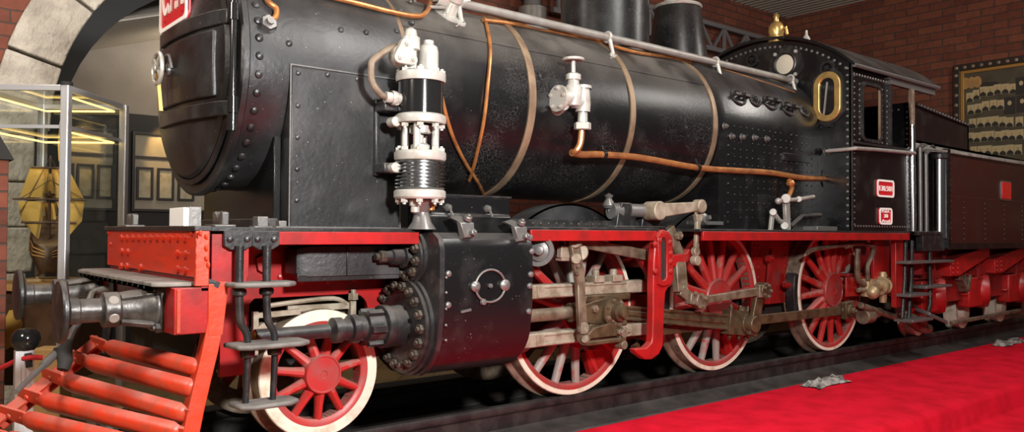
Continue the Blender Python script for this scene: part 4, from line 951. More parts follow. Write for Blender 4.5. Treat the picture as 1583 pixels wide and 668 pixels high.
# ---- things fixed on the front deck
for y, x in ((F(204, 345, -.66).y, -.66), (F(340, 345, -.45).y, -.45)):
    b = B(); b.box(x - .08, x + .08, y - .12, y + .12, 1.69, 1.71)
    b.plate([(x - .02, y - .10, 1.705), (x - .02, y - .11, 1.80), (x - .02, y - .06, 1.81), (x - .02, y, 1.76), (x - .02, y + .06, 1.81), (x - .02, y + .11, 1.80), (x - .02, y + .10, 1.705)], (.05, 0, 0)); build('lamp_iron', b, 'steel_grey', LOCO, bev=.008)
b = B(); q = F(262, 322, -.74); q2 = F(284, 322, -.74); b.box(-.74, -.70, q2.y, q.y, 1.694, q.z); wb = build('deck_box', b, 'box_lit_white', LOCO, bev=.004, label='front face of the small deck box, its lit side painted white')  # light on the front face painted in as white
b = B(); b.box(-.70, -.62, q2.y - .01, q.y + .005, 1.694, q.z + .005); build('box_body', b, 'steel_grey', wb)  # same box, its less lit side painted grey
for q in ((-.30, -.22, -1.1, -1.0, 1.69, 1.77), (-.16, -.10, -1.15, -1.08, 1.69, 1.74)): b = B(); b.box(*q); b.box(q[0] - .03, q[1] + .03, q[2] - .02, q[3], 1.688, 1.70); build('deck_bracket', b, 'steel_grey', LOCO, bev=.008)

# ================================================================== CAB
XC0, XC1, YC = 7.69, 9.42, 1.40; RC, ZR = 2.14, 2.35
roofz = lambda y: ZR + math.sqrt(RC * RC - y * y)
P = [(XC0, -YC, 1.715)] + [(XC0, y, roofz(y) - .02) for y in [-YC + 2 * YC * i / 24 for i in range(25)]] + [(XC0, YC, 1.715)]
b = B(); b.plate(P, (.03, 0, 0)); cab = build('cab_front', b, 'black_cab', LOCO)
b = []
for i in range(33):
    y = -1.32 + 2.64 * i / 32; z = ZR + math.sqrt((RC - .10) ** 2 - min(y * y, (RC - .1) ** 2)); b.append(((XC0, y, z), nX, .024))
for i in range(24): b.append(((XC0, -1.34, 1.78 + i * .092), nX, .021))
rivets(b, 'rivet', 'steel_grey', cab)
oc = V((XC0 - .012, -1.07, 3.545))
def stad(c, hw, hh, n=14):
    return [V((c.x, c.y - hw * math.cos(t), c.z + (hh - hw) * (1 if i < n else -1) + hw * math.sin(t))) for i, t in enumerate([PI * k / (n - 1) for k in range(n)] + [PI + PI * k / (n - 1) for k in range(n)])]
b = B(); b.frame(stad(oc, .20, .345), stad(oc, .105, .255), (-.04, 0, 0)); ow = build('oval_window_rim', b, 'brass', cab, bev=.012)
b = B(); b.plate(stad(oc + V((-.002, 0, 0)), .12, .27), (-.012, 0, 0)); build('window_pane', b, 'black_gloss', ow)
b = B(); b.bar(oc + V((-.02, .05, -.24)), oc + V((-.02, -.0, .2)), .02, .012, (1, 0, 0)); build('window_reflection', b, 'silver_pipe', ow)  # pale bar modelled for the streak reflected in the pane
b = B(); b.ring(oc + V((-.0, 0, .39)), nX, .11, .07, .03, 24); b.nut(oc + V((0, 0, .39)), nX, .04, .05); b.nut(oc + V((0, 0, -.39)), nX, .035, .04); b.frame(stad(oc + V((.012, 0, 0)), .235, .385), stad(oc + V((.012, 0, 0)), .19, .34), (-.022, 0, 0)); build('window_hinge', b, 'black_iron', ow)
rc_ = V((XC0 - .01, -.43, 4.09)); b = B(); b.lathe([(.14, -.01), (.18, -.01), (.18, .03), (.165, .04), (.14, .03)], rc_, nX, 36); b.lathe([(.27, -.008), (.27, .008), (.18, .008)], rc_, nX, 36); rw = build('round_window_rim', b, 'black_iron', cab)
b = B(); b.lathe([(0, .04), (.08, .036), (.145, .02), (.145, .0)], rc_, nX, 32); build('round_window_glass', b, 'lamp_glass', rw)
for k in range(4): t = k * PI / 2 + .8; put('nut', 'bolt', 'silver_paint', rw, rc_ + V((-.008, .23 * math.cos(t), .23 * math.sin(t))), nX, .028)
for y, z in ((.12, 4.24), (.62, 4.1)):
    b = B(); b.ring(V((XC0 - .0, y, z)), nX, .1, .07, .03, 24); b.nut((XC0, y, z), nX, .04, .05); build('cab_fitting', b, 'black_iron', cab)
b = B()                                                   # near side sheet
b.box(XC0, XC1, -YC, -YC + .03, 1.715, 2.93); b.box(XC0, 7.97, -YC, -YC + .03, 2.93, 3.98); b.box(8.47, 8.74, -YC, -YC + .03, 2.93, 3.98); b.box(7.97, 8.47, -YC, -YC + .03, 3.71, 3.98); b.box(8.74, 9.9, -YC, -YC + .03, 3.86, 3.98)
cs = build('cab_side', b, 'black_cab', LOCO)
b = B(); b.box(XC0, XC1, YC - .03, YC, 1.715, 2.93); b.box(XC0, 7.97, YC - .03, YC, 2.93, 3.98); b.box(8.47, 8.74, YC - .03, YC, 2.93, 3.98); b.box(7.97, 8.47, YC - .03, YC, 3.71, 3.98); build('cab_side', b, 'black_cab', LOCO)
b = B()
def rr2(x0, x1, z0, z1, r, y): return rrect(V(((x0 + x1) / 2, y, (z0 + z1) / 2)), V((1, 0, 0)), V((0, 0, 1)), x1 - x0, z1 - z0, r)
b.frame(rr2(7.93, 8.50, 2.93, 3.75, .1, -YC), rr2(7.975, 8.455, 2.975, 3.705, .08, -YC), (0, -.025, 0)); wf = build('window_frame', b, 'black_iron', cs)
b = B(); b.bar((8.44, -1.41, 3.0), (8.44, -1.41, 3.68), .03, .02); build('sash_strip', b, 'band_bronze', wf)
b = B(); b.bar((8.74, -1.415, 2.93), (8.74, -1.415, 3.84), .05, .04); b.bar((8.70, -1.415, 3.85), (9.9, -1.415, 3.86), .05, .04); b.bar((9.40, -1.415, 1.72), (9.40, -1.415, 2.93), .03, .03); b.bar((XC0 + .005, -1.405, 1.72), (XC0 + .005, -1.405, 3.95), .02, .02); b.bar((XC0, -1.41, 2.9), (XC1, -1.41, 2.9), .03, .04); build('beading', b, 'black_iron', cs)
b = [((7.75 + i * .075, -YC, 3.82), nY, .021) for i in range(30)] + [((7.78 + i * .075, -YC, 1.78), nY, .016) for i in range(22)] + [((7.76, -YC, 1.80 + i * .08), nY, .016) for i in range(26)] + [((9.34, -YC, 1.80 + i * .06), nY, .016) for i in range(20)]
for i in range(11): b += [((x, -YC, 2.95 + i * .075), nY, .016) for x in (7.90, 8.54, 8.68)]
rivets(b, 'rivet', 'steel_grey', cs)
b = B(); ys = [-1.47 + 2.94 * i / 32 for i in range(33)]
sec = lambda x: [V((x, y, roofz(y))) for y in ys] + [V((x, y, roofz(y) + .045)) for y in ys[::-1]]
b.sweep([sec(7.63), sec(10.2)]); roof = build('cab_roof', b, 'black_cab', LOCO)
b = B(); b.tube([(7.63, -1.47, roofz(1.47) + .01), (10.2, -1.47, roofz(1.47) + .01)], .03, 8); b.box(8.7, 10.15, -1.44, -1.38, 3.80, 3.90); build('roof_gutter', b, 'steel_grey', roof)
b = B(); b.lathe([(.12, -.06), (.12, .02), (.10, .04), (.115, .10), (.11, .17), (.075, .23), (.04, .25), (.035, .30), (.05, .33), (.02, .37), (0, .38)], (7.80, -.2, roofz(.2) + .04), nZ, 28); b.tube([(7.80, -.28, 4.62), (7.80, -.36, 4.66), (7.80, -.38, 4.55)], .02, 8); build('whistle', b, 'brass', LOCO)
b = B(); b.lathe([(.07, -.05), (.05, .03), (.02, .08), (.015, .14), (0, .15)], (7.9, -.62, roofz(.62) + .04), nZ, 14); build('roof_cock', b, 'silver_paint', LOCO)
b = B(); b.box(7.72, 9.42, -1.37, 1.37, 1.66, 1.72); b.box(7.72, 8.1, -.9, .9, 1.72, 3.4); build('cab_floor', b, 'black_matte', LOCO)
b = B(); b.tube([V((7.69, -1.06, 2.80)), V((7.64, -1.07, 2.80)), V((7.63, -1.3, 2.80)), V((7.68, -1.46, 2.81)), V((8.2, -1.47, 2.83)), V((9.38, -1.47, 2.86)), V((9.41, -1.42, 2.86))], .026, 10); b.lathe([(.05, 0), (.05, .03)], (7.69, -1.06, 2.80), nX, 14); build('cab_handrail', b, 'silver_pipe', LOCO)
b = B(); b.cyl((9.42, -1.43, 1.72), (9.40, -1.43, 3.28), .042, n=16); po = build('door_pillar', b, 'chrome', LOCO)
b = B(); b.cyl((9.40, -1.43, 3.27), (9.38, -1.43, 3.62), .034, .045, n=14); b.bar((9.38, -1.43, 3.58), (9.38, -1.43, 3.80), .04, .10, (1, 0, 0)); build('pillar_socket', b, 'tread_steel', po)
# number plates
def plate(px0, py0, px1, py1, lines, name):
    a, c = S(px0, py0, -1.405), S(px1, py1, -1.405); cx, cz = (a.x + c.x) / 2, (a.z + c.z) / 2; w, h = abs(c.x - a.x), abs(c.z - a.z)
    ux, uz = V((1, 0, 0)), V((0, 0, 1)); o = V((cx, -1.416, cz))
    b = B(); b.plate(rrect(o, ux, uz, w, h, .05), (0, .018, 0)); p = build(name, b, 'plate_red', LOCO)
    b = B(); b.frame(rrect(o + V((0, -.01, 0)), ux, uz, w, h, .05), rrect(o + V((0, -.01, 0)), ux, uz, w - .055, h - .055, .03), (0, .015, 0)); build('plate_border', b, 'plate_white', p)
    for t, dz, tw, th in lines: text_mesh('plate_lettering', t, 'plate_white', p, o + V((0, -.002, h * dz)), ux, uz, (w - .085) * tw, h * th, .008)
plate(1354.5, 277, 1380.5, 306, (('130.501', 0, .90, .30),), 'number_plate')
plate(1358, 321, 1377.5, 347.5, (('M.d.A.', .29, .8, .17), ('30', .02, .40, .22), ('Arad', -.28, .8, .17)), 'depot_plate')
# ---- below the cab: injector, pipes and steps
YI = -1.1
b = B(); q = S(1352, 442, YI)
b.cyl(S(1337, 440, YI), S(1385, 444, YI), .09, n=20); b.cyl(S(1342, 432, YI), S(1342, 458, YI), .11, n=18); b.lathe([(.07, -.06), (.14, -.05), (.14, .04), (.1, .05), (.1, .10), (.13, .11), (.13, .16), (0, .17)], S(1360, 442, YI), (1, 0, 0), 20); b.lathe([(.13, -.05), (.15, -.04), (.15, .05), (.11, .08), (0, .085)], S(1378, 442, YI), (.6, -.8, 0), 20); b.sph(S(1349, 452, YI - .08), .10); b.lathe([(.06, 0), (.07, .1), (.05, .15), (0, .15)], S(1364, 436, YI), nZ, 14); b.lathe([(.06, 0), (.05, .15)], S(1365, 452, YI), (0, 0, -1), 14)
inj = build('injector', b, 'injector_bronze', LOCO)
b = B(); b.tube([S(x, y, -1.15) for x, y in ((1248, 391), (1262, 385), (1310, 378), (1335, 377), (1350, 382), (1348, 395), (1341, 412), (1342, 434))], .032, 10, sm=4); b.tube([S(x, y, -1.1) for x, y in ((1326, 385), (1325, 410), (1327, 432), (1338, 441))], .04, 10, sm=4); b.cyl(S(1308, 379, -1.15), S(1315, 378, -1.15), .05, n=12); build('feed_pipe', b, 'rod_steel', LOCO)
b = B(); b.tube([S(x, y, -1.1) for x, y in ((1326, 449), (1344, 448))], .035, 10); b.tube([S(1330, 472, -1.0), S(1375, 488, -1.0), S(1410, 497, -1.0)], .05, 10); b.tube([S(1405, 495, -1.05), S(1425, 508, -1.05), S(1436, 508, -1.05)], .075, 12, sm=3); b.cyl(S(1333, 490, -.95), S(1345, 488, -.95), .11, n=18); b.tube([S(1345, 488, -.95), S(1360, 482, -.95)], .07, 12); b.bar(S(1345, 447, -1.0), S(1430, 452, -1.0), .05, .05); b.bar(S(1380, 453, -1.), S(1388, 485, -1.), .05, .12, (1, 0, 0)); b.bar(S(1405, 440, -1.1), S(1424, 452, -1.1), .06, .06); b.bar(S(1405, 487, -1.2), S(1432, 500, -1.2), .07, .06); b.bar(S(1408, 470, -1), S(1425, 476, -1), .06, .08); b.nut(S(1398, 490, -1.2), nY, .06, .05)
build('brake_rigging', b, 'rod_steel', LOCO, bev=.01)
b = B()
for x, z0 in ((1400, 372), (1410, 372)):
    b.tube([S(x, z0, -1.3), S(x - 1, 430, -1.3), S(x - 3, 458, -1.3), S(x - 5, 492, -1.3)], .03, 10)
stair2 = build('cab_step_rod', b, 'black_iron', LOCO)
for (xa, ya), (xb, yb) in (((1388, 402), (1424, 408)), ((1388, 452), (1422, 458)), ((1392, 490), (1424, 497))):
    a, c = S(xa, ya, -1.3), S(xb, yb, -1.3); b = B(); b.box(a.x, c.x, -1.48, -1.2, (a.z + c.z) / 2 - .02, (a.z + c.z) / 2 + .02); build('cab_step_tread', b, 'steel_grey', stair2, bev=.006)
b = B(); b.box(8.2, 9.5, -.75, -.70, .9, 1.6); b.box(8.45, 9.4, -.95, -.75, 1.06, 1.10); b.box(8.3, 9.5, -1.0, -.97, .78, 1.06)
for x in (8.55, 8.85): b.box(x, x + .12, -.79, -.745, 1.12, 1.55)
build('trailing_frame', b, 'red_paint', LOCO, bev=.008)

# ================================================================== TENDER
TEN = root('tender', (13.2, 0, 0), 'black coal tender coupled behind the cab with dull red underframe', 'tender')
b = B(); b.box(10.69, 16.0, -1.4, 1.4, 1.50, 3.0); tank = build('tank', b, 'red_tender', TEN, bev=.01)
b = B(); b.box(10.66, 10.74, -1.42, 1.42, 1.46, 3.02)
b.box(10.69, 16, -1.412, -1.39, 2.93, 2.99); b.box(10.69, 16, -1.412, -1.39, 1.44, 1.54)
build('tank_strapping', b, 'black_cab', tank)
b = []
for x in (10.80, 11.3, 12.15, 13.0, 13.85):
    b += [((x, -1.402, 1.60 + k * .085), nY, .02) for k in range(8 if x > 11 else 16)]
b += [((10.9 + k * .1, -1.413, 2.96), nY, .018) for k in range(40)] + [((10.9 + k * .1, -1.40, 2.28), nY, .014) for k in range(40)]
rivets(b, 'rivet', 'red_tender', tank)
b = B(); b.plate([(10.0, -1.15, 2.96), (10.69, -1.42, 2.96), (16, -1.42, 2.96), (16, -1.15, 3.06), (10.0, -1.15, 3.1)], (0, .0, .04)); build('tank_top', b, 'plank_grey', tank)
p = [S(1384, 150, -1.12), S(1432, 152, -1.12), S(1497, 182, -1.12)]
b = B(); b.box(10.0, 10.06, -1.15, 1.15, 1.5, 3.72); b.plate([(10.0, -1.15, 2.9), (12.15, -1.15, 2.9), (12.15, -1.15, 3.56), (10.55, -1.15, 3.66), (10.0, -1.15, 3.72)], (0, .05, 0)); b.plate([(10.0, 1.1, 2.9), (12.15, 1.1, 2.9), (12.15, 1.1, 3.56), (10.0, 1.1, 3.72)], (0, .05, 0)); b.box(12.1, 12.15, -1.15, 1.15, 2.9, 3.56)
bunk = build('coal_bunker', b, 'black_cab', TEN)
b = B(); b.bar((10.0, -1.17, 3.70), (12.15, -1.17, 3.54), .04, .04); b.bar((10.02, -1.16, 3.1), (10.02, -1.16, 3.72), .05, .05)
build('bunker_beading', b, 'black_iron', bunk)
rivets([((10.15 + k * .11, -1.19, 3.69 - k * .0083), nY, .022) for k in range(18)] + [((9.998, -1.08, 1.7 + k * .085), nX, .018) for k in range(24)] + [((9.998, -.95 + k * .1, 3.62), nX, .018) for k in range(20)], 'rivet', 'steel_grey', bunk)
b = B(); b.box(9.95, 9.99, -.9, -.6, 2.1, 2.6); b.frame([(9.96, -.98, 2.06), (9.96, -.5, 2.06), (9.96, -.5, 2.75), (9.96, -.98, 2.75)], [(9.96, -.93, 2.11), (9.96, -.55, 2.11), (9.96, -.55, 2.70), (9.96, -.93, 2.70)], (.03, 0, 0)); build('front_door', b, 'black_cab', bunk, bev=.006)
b = B(); b.cyl(S(1452, 368, -1.28), S(1452, 240, -1.28), .105, n=24); th = build('filler_post', b, 'chrome', TEN)
b = B(); q = S(1452, 243, -1.28); b.lathe([(.11, -.04), (.13, -.02), (.13, .04), (.10, .06)], q, nZ, 24); b.tube([q + V((-.25, 0, .16)), q + V((-.08, 0, .05)), q + V((.02, 0, .04)), q + V((.22, 0, .14))], .03, 8, sm=3); build('post_collar', b, 'black_iron', th)
for px, y0 in ((1423, 228), (1432, 238)):
    b = B(); b.cyl(S(px, 364, -1.3), S(px - 1, y0, -1.3), .032, n=12); b.tube([S(px - 1, y0, -1.3), S(px + 3, y0 - 4, -1.25), S(px + 8, y0 - 3, -1.2)], .03, 8); build('grab_rail', b, 'steel_grey', TEN)
b = B(); b.box(9.75, 10.69, -1.36, 1.36, 1.66, 1.72); b.box(9.9, 10.68, -1.36, -1.25, 1.42, 1.68); build('footplate', b, 'black_iron', TEN, bev=.006)
b = B(); q = S(1557, 295, -1.43); b.lathe([(.0, -.0), (.0, .0)], q, nY, 4) if False else None
b.plate(rrect(q, V((1, 0, 0)), V((0, 0, 1)), .40, .30, .03), (0, .05, 0)); rl = build('side_reflector', b, 'lamp_red', TEN, bev=.008)
b = B(); b.frame(rrect(q + V((0, .012, 0)), V((1, 0, 0)), V((0, 0, 1)), .45, .345, .04), rrect(q + V((0, .012, 0)), V((1, 0, 0)), V((0, 0, 1)), .395, .295, .03), (0, .03, 0)); build('reflector_bezel', b, 'steel_grey', rl)
b = B(); b.box(10.2, 16, -1.0, -.95, .55, 1.45); b.box(10.2, 16, .95, 1.0, .55, 1.45); b.box(10.1, 10.2, -1.25, 1.25, 1.05, 1.42); uf = build('underframe', b, 'red_dark', TEN)
for x0 in (11.15, 13.0, 14.9):
    b = B(); b.plate([(x0, -1.25, 1.0), (x0 + .35, -1.25, 1.0), (x0 + 1.6, -1.25, 1.30), (x0 + 1.6, -1.25, 1.44), (x0 + 1.2, -1.25, 1.44), (x0, -1.25, 1.25)], (0, .25, 0)); br = build('frame_bracket', b, 'tender_red', TEN, bev=.008)
    for k in range(3):
        for dx in (.10, .28): put('rivet', 'rivet', 'tender_red', br, (x0 + dx, -1.252, 1.05 + k * .075), nY, .022)
for x0 in (10.45, 12.25, 14.05):
    b = B(); b.box(x0, x0 + .62, -1.12, -.9, .42, .94); b.box(x0 - .06, x0 + .66, -1.1, -.9, .62, .68); gd = build('axle_guard', b, 'tender_red', TEN, bev=.03)
    b = B(); b.lathe([(.30, 0), (.31, .08), (.28, .18), (.2, .2), (0, .2)], (x0 + .72, -.95, .68), (.45, -.9, 0), 28); build('axle_box', b, 'tender_red', TEN)
    b = B()
    for k in range(4): b.bar((x0 - .15 + k * .1, -1.06, .98 + k * .03), (x0 + 1.0 - k * .1, -1.06, .98 + k * .03), .08, .025, (0, 0, 1))
    b.bar((x0 + .42, -1.08, .9), (x0 + .42, -1.08, 1.2), .08, .1, (1, 0, 0)); b.bar((x0 - .1, -1.06, 1.0), (x0 - .1, -1.06, 1.4), .05, .05); b.bar((x0 + .95, -1.06, 1.0), (x0 + .95, -1.06, 1.4), .05, .05); build('leaf_spring', b, 'red_dark', TEN)
for x in (12.80, 14.55, 11.05):
    b = B(); c = V((x, -.79, .30)); b.lathe([(0, -.15), (.24, -.15), (.26, -.19), (.34, -.2), (.345, -.165), (.302, -.14), (.295, 0), (.22, .004), (.2, -.03), (.13, -.03), (.12, .06), (.08, .07), (0, .07)], c, nY, 40); build('tender_wheel', b, 'white_rim', TEN)
    b = B(); b.lathe([(0, -.15), (.24, -.15), (.34, -.2), (.302, -.14), (.295, 0), (0, .0)], (x, .79, .30), (0, 1, 0), 32); b.cyl((x, -.66, .3), (x, .66, .3), .08); build('tender_wheel', b, 'tread_steel', TEN)
b = B(); b.bar((11.8, -1.0, .18), (14.9, -1.0, .22), .06, .08); b.box(11.85, 12.1, -1.12, -1.02, .9, 1.02); b.bar((11.95, -1.06, .98), (12.15, -1.06, .72), .14, .08, (1, 0, 0)); b.bar((12.3, -1.06, .98), (12.18, -1.06, .72), .14, .08, (1, 0, 0)); build('bogie_tie_bar', b, 'rod_steel', TEN, bev=.01)
b = B(); x = S(1437, 378, -1.3); b.tube([S(1437, 372, -1.3), S(1438, 440, -1.3), S(1438, 470, -1.3), S(1434, 486, -1.3)], .03, 10); ts = build('tender_step_rod', b, 'black_iron', TEN)
for (xa, ya), (xb, yb) in (((1424, 402), (1463, 406)), ((1420, 441), (1460, 444))):
    a, c = S(xa, ya, -1.3), S(xb, yb, -1.3); b = B(); b.box(a.x, c.x, -1.42, -1.12, (a.z + c.z) / 2 - .02, (a.z + c.z) / 2 + .02); build('tender_step_tread', b, 'steel_grey', ts, bev=.008)
b = B(); q = S(1440, 490, -1.25); b.sweep([[q + V((-.28, -.1, .09)), q + V((-.28, .12, .16)), q + V((-.28, .12, .1)), q + V((-.28, -.1, .03))], [q + V((.36, -.1, -.08)), q + V((.36, .12, .0)), q + V((.36, .12, -.06)), q + V((.36, -.1, -.14))]]); build('step_foot', b, 'steel_grey', ts, bev=.01)
# ================================================================== SETTING
ZF, ZP = -.62, -.30               # hall floor, carpeted platform
def struct(name, b, mat, **k):
    o = build(name, b, mat, None, **k); o['kind'] = 'structure'; return o
b = B(); b.box(-12, 18, -9, 14, ZF - .1, ZF); struct('floor', b, 'floor_tile')
b = B(); b.box(-.45, 16.3, -2.8, 2.4, ZF, ZP - .02); struct('trim_1', b, 'black_matte')
prof = [(-.60, ZP), (-2.72, ZP), (-2.78, ZP - .008), (-2.82, ZP - .03), (-2.845, ZP - .07), (-2.87, ZF + .06), (-2.90, ZF + .025), (-2.96, ZF + .014), (-8.0, ZF + .014)]
back = [(-8.0, ZF + .001), (-2.95, ZF + .001), (-2.805, ZF + .02), (-2.805, ZP - .06), (-2.78, ZP - .03), (-2.72, ZP - .02), (-.60, ZP - .02)]
b = B(); b.sweep([[V((x, y, z)) for y, z in prof + back] for x in (-.42, 16.3)])
cp = build('red_carpet', b, 'carpet_red', None, smooth=60); tag(cp, 'red carpet laid over the platform beside the near rail', 'carpet')
b = B(); b.box(-.42, 16.3, -.60, 2.38, ZP - .02, ZP - .004); b2 = build('track_bed', b, 'black_matte', None); b2['kind'] = 'structure'; b2.name = 'trim_2'
def rail(yc, label):
    b = B(); prof = [(-.035, 0), (.035, 0), (.042, -.015), (.042, -.06), (.034, -.075), (.014, -.09), (.012, -.22), (.03, -.25), (.11, -.285), (.115, ZP + .0), (-.115, ZP + .0), (-.11, -.285), (-.03, -.25), (-.012, -.22), (-.014, -.09), (-.034, -.075), (-.042, -.06), (-.042, -.015)]
    b.sweep([[V((x, yc + y * (2.5 if z < -.26 and y * yc > 0 else 1.5 if z < -.23 else 1.), z)) for y, z in prof] for x in (-.40, 16.25)]); o = build('rail', b, 'rail_steel', None); tag(o, label, 'rail', 'rails of the display track'); return o
rail(-.74, 'black near rail bordering the red carpet'); rail(.74, 'black far rail beyond the wheels')
b = B(); b.box(-.2, 15, -.555, -.42, ZP - .003, ZP + .012); o = build('carpet_strip', b, 'carpet_red', None); tag(o, 'narrow red carpet strip inside the near rail', 'carpet')
for x0 in (-.1, 2.6, 5.3, 8.0, 10.7):
    b = B(); b.box(x0, x0 + 2.3, -.40, -.10, ZP - .004, ZP + .03); o = build('floor_plank', b, 'plank_grey', None, bev=.008); tag(o, {-.1: 'grey plank between the rails under the leading wheel', 2.6: 'grey plank between the rails under the first driving wheel', 5.3: 'grey plank between the rails under the second driving wheel', 8.0: 'grey plank between the rails under the third driving wheel', 10.7: 'grey plank between the rails under the tender front'}[x0], 'plank', 'planks between the rails')
# torn grey rail clamps through the carpet
for px, py, w, lab in ((1268, 592, .42, 'crumpled grey metal clip on the carpet nearest the camera'), (1525, 528, .55, 'crumpled grey metal clip on the carpet beside the tender')):
    q = G(px, py, ZP); q.y = min(q.y, -1.20); b = B(); rnd = random.Random(int(px)); n = 9; mrow = 6; vs = []; fs = []
    for i in range(n):
        for j in range(mrow):
            e = min(i, n - 1 - i, 1) * min(j, mrow - 1 - j, 1)
            vs.append(q + V((-w + 2 * w * i / (n - 1) + rnd.uniform(-.05, .05), -.16 + .27 * j / (mrow - 1) + rnd.uniform(-.03, .03), .004 + (rnd.uniform(.02, .085) if e else rnd.uniform(0, .015)))))
    for i in range(n - 1):
        for j in range(mrow - 1): k = i * mrow + j; fs.append((k, k + mrow, k + mrow + 1, k + 1))
    base = [v - V((0, 0, v.z - ZP)) for v in vs]; o_ = len(vs)
    b.add(vs + base, fs + [tuple(o_ + i for i in f[::-1]) for f in fs]); o = build('rail_clip', b, 'crumple', None, smooth=10); tag(o, lab, 'clip', 'metal clips on the carpet')
# walls
YW = 5.0; XW = 16.5; ZC = 7.42
ac = V((2.4, YW, 2.9)); r_in, r_out = 3.05, 3.69
def arc_pts(r, a0, a1, n): return [(ac.x + r * math.cos(a0 + (a1 - a0) * i / n), ac.z + r * math.sin(a0 + (a1 - a0) * i / n)) for i in range(n + 1)]
b = B(); A = arc_pts(r_out - .02, PI, 0, 40)
poly = [(-12, ZF), (ac.x - r_out + .02, ZF)] + A + [(ac.x + r_out - .02, ZF), (XW, ZF), (XW, ZC), (-12, ZC)]
b.plate([(x, YW, z) for x, z in poly], (0, .55, 0)); struct('wall_back', b, 'brick_back')
b = B(); b.box(XW, XW + .3, -9, YW + .5, ZF, ZC); struct('wall_right', b, 'brick_right')
b = B(); N_ = 560; secs = []
xs = [-12 + (XW + 12) * i / (N_) for i in range(N_ + 1)]
top = [V((x, 0, ZC + (.05 if (i // 2) % 2 else 0))) for i, x in enumerate(xs)]
b.sweep([[V((p.x, y, p.z)) for p in top] + [V((p.x, y, p.z + .03)) for p in top[::-1]] for y in (-9, YW + .2)]); struct('ceiling', b, 'ceiling_metal', smooth=20)
# arch of dressed stone: each voussoir a block
ST = root('trim_4', (ac.x - r_in - .3, YW, ZF), None, None); ST['kind'] = 'structure'
na = 11
for k in range(na):
    a0 = PI - PI * k / na; a1 = PI - PI * (k + 1) / na; g = .006
    P = arc_pts(r_in, a0 - g, a1 + g, 5) + arc_pts(r_out, a1 + g, a0 - g, 5)
    b = B(); b.plate([(x, YW - .09, z) for x, z in P], (0, 1.35, 0)); build('voussoir', b, 'stone', ST, bev=.02)
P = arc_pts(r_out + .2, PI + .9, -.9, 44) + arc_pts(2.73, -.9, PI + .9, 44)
b = B(); b.plate([(x, YW + 1.28, z) for x, z in P], (0, .1, 0)); build('arch_black_ring', b, 'panel_black', ST)  # plain black ring plate standing behind the arch stones
rnd = random.Random(4)
for s in (-1, 1):
    z = ZF; k = 0
    while z < ac.z - .02:
        h = min(.56 + .08 * rnd.random(), ac.z - z); x0, x1 = ac.x - s * 0, 0
        xi = ac.x + s * (r_in + (.17 if k % 2 else .24)); xo = ac.x + s * (r_out + (.1 if k % 2 else -.02))
        b = B(); b.box(min(xi, xo), max(xi, xo), YW - .09 - .02 * (k % 2), YW + 1.26, z + .006, z + h - .006); build('pier_block', b, 'stone', ST, bev=.025); z += h; k += 1
# room beyond the arch
b = B(); b.box(-12, XW, 9.0, 9.2, ZF, 7.2); struct('wall_beyond', b, 'wall_white')
b = B(); b.box(-12, XW, 8.94, 9.0, ZF, 3.79); pb = build('trim_3', b, 'panel_black', None); pb['kind'] = 'structure'
n = 66; top = [(YW + 1.3 + 2.7 * i / n, .05 if (i // 2) % 2 else 0) for i in range(n + 1)]
b = B(); b.sweep([[V((x, y, 4.65 + .333 * x + z)) for y, z in top] + [V((x, y, 4.68 + .333 * x + z)) for y, z in top[::-1]] for x in (-3, 6)]); struct('ceiling_beyond', b, 'ceiling_metal', smooth=20)
def framed(x0, x1, z0, z1, lab, fw=.05, mat='board_cream', y=8.94, bars=(), pics=(), grp=None, name='display_board', cat='display board'):
    b = B(); o4 = [(x0, y, z0), (x1, y, z0), (x1, y, z1), (x0, y, z1)]; i4 = [(x0 + fw, y, z0 + fw), (x1 - fw, y, z0 + fw), (x1 - fw, y, z1 - fw), (x0 + fw, y, z1 - fw)]
    b.box(x0 + .02, x1 - .02, y - .015, y, z0 + .02, z1 - .02); r = build(name, b, mat, None); tag(r, lab, cat, grp)
    b = B(); b.frame(o4, i4, (0, -.04, 0)); build('board_frame', b, 'frame_dark', r, bev=.004)
    for z in bars: b = B(); b.box(x0 + fw, x1 - fw, y - .03, y - .012, z - .025, z + .025); build('board_rail', b, 'frame_dark', r)
    for (a0, a1, c0, c1) in pics:
        b = B(); b.frame([(a0, y - .02, c0), (a1, y - .02, c0), (a1, y - .02, c1), (a0, y - .02, c1)], [(a0 + .04, y - .02, c0 + .04), (a1 - .04, y - .02, c0 + .04), (a1 - .04, y - .02, c1 - .04), (a0 + .04, y - .02, c1 - .04)], (0, -.03, 0)); pf = build('picture_frame', b, 'frame_dark', r)
        b = B(); b.box(a0 + .03, a1 - .03, y - .03, y - .016, c0 + .03, c1 - .03); build('picture', b, 'picture_paper', pf)
    return r
framed(1.32, 2.75, 2.0, 3.47, 'cream display board with three pictures beside the smokebox', bars=(3.0,), pics=((1.40, 1.69, 2.22, 2.82), (1.76, 2.06, 2.22, 2.82), (2.13, 2.43, 2.22, 2.82)), grp='display boards beyond the arch')
framed(.05, 1.06, 2.0, 3.47, 'cream display board with three pictures seen through the glass showcase', bars=(3.0,), pics=((.1, .38, 2.22, 2.82), (.42, .70, 2.22, 2.82), (.75, 1.02, 2.22, 2.82)), grp='display boards beyond the arch')
b = B(); b.box(-.26, .16, 8.80, 8.94, 2.85, 3.56); yl = build('wall_light_box', b, 'lampshade_glow', None, bev=.01); tag(yl, 'yellow light box on the dark wall above the model ship', 'light box')
b = B(); b.box(-.42, .24, 8.74, 8.94, 3.56, 3.64); build('light_box_top', b, 'wood_warm', yl)
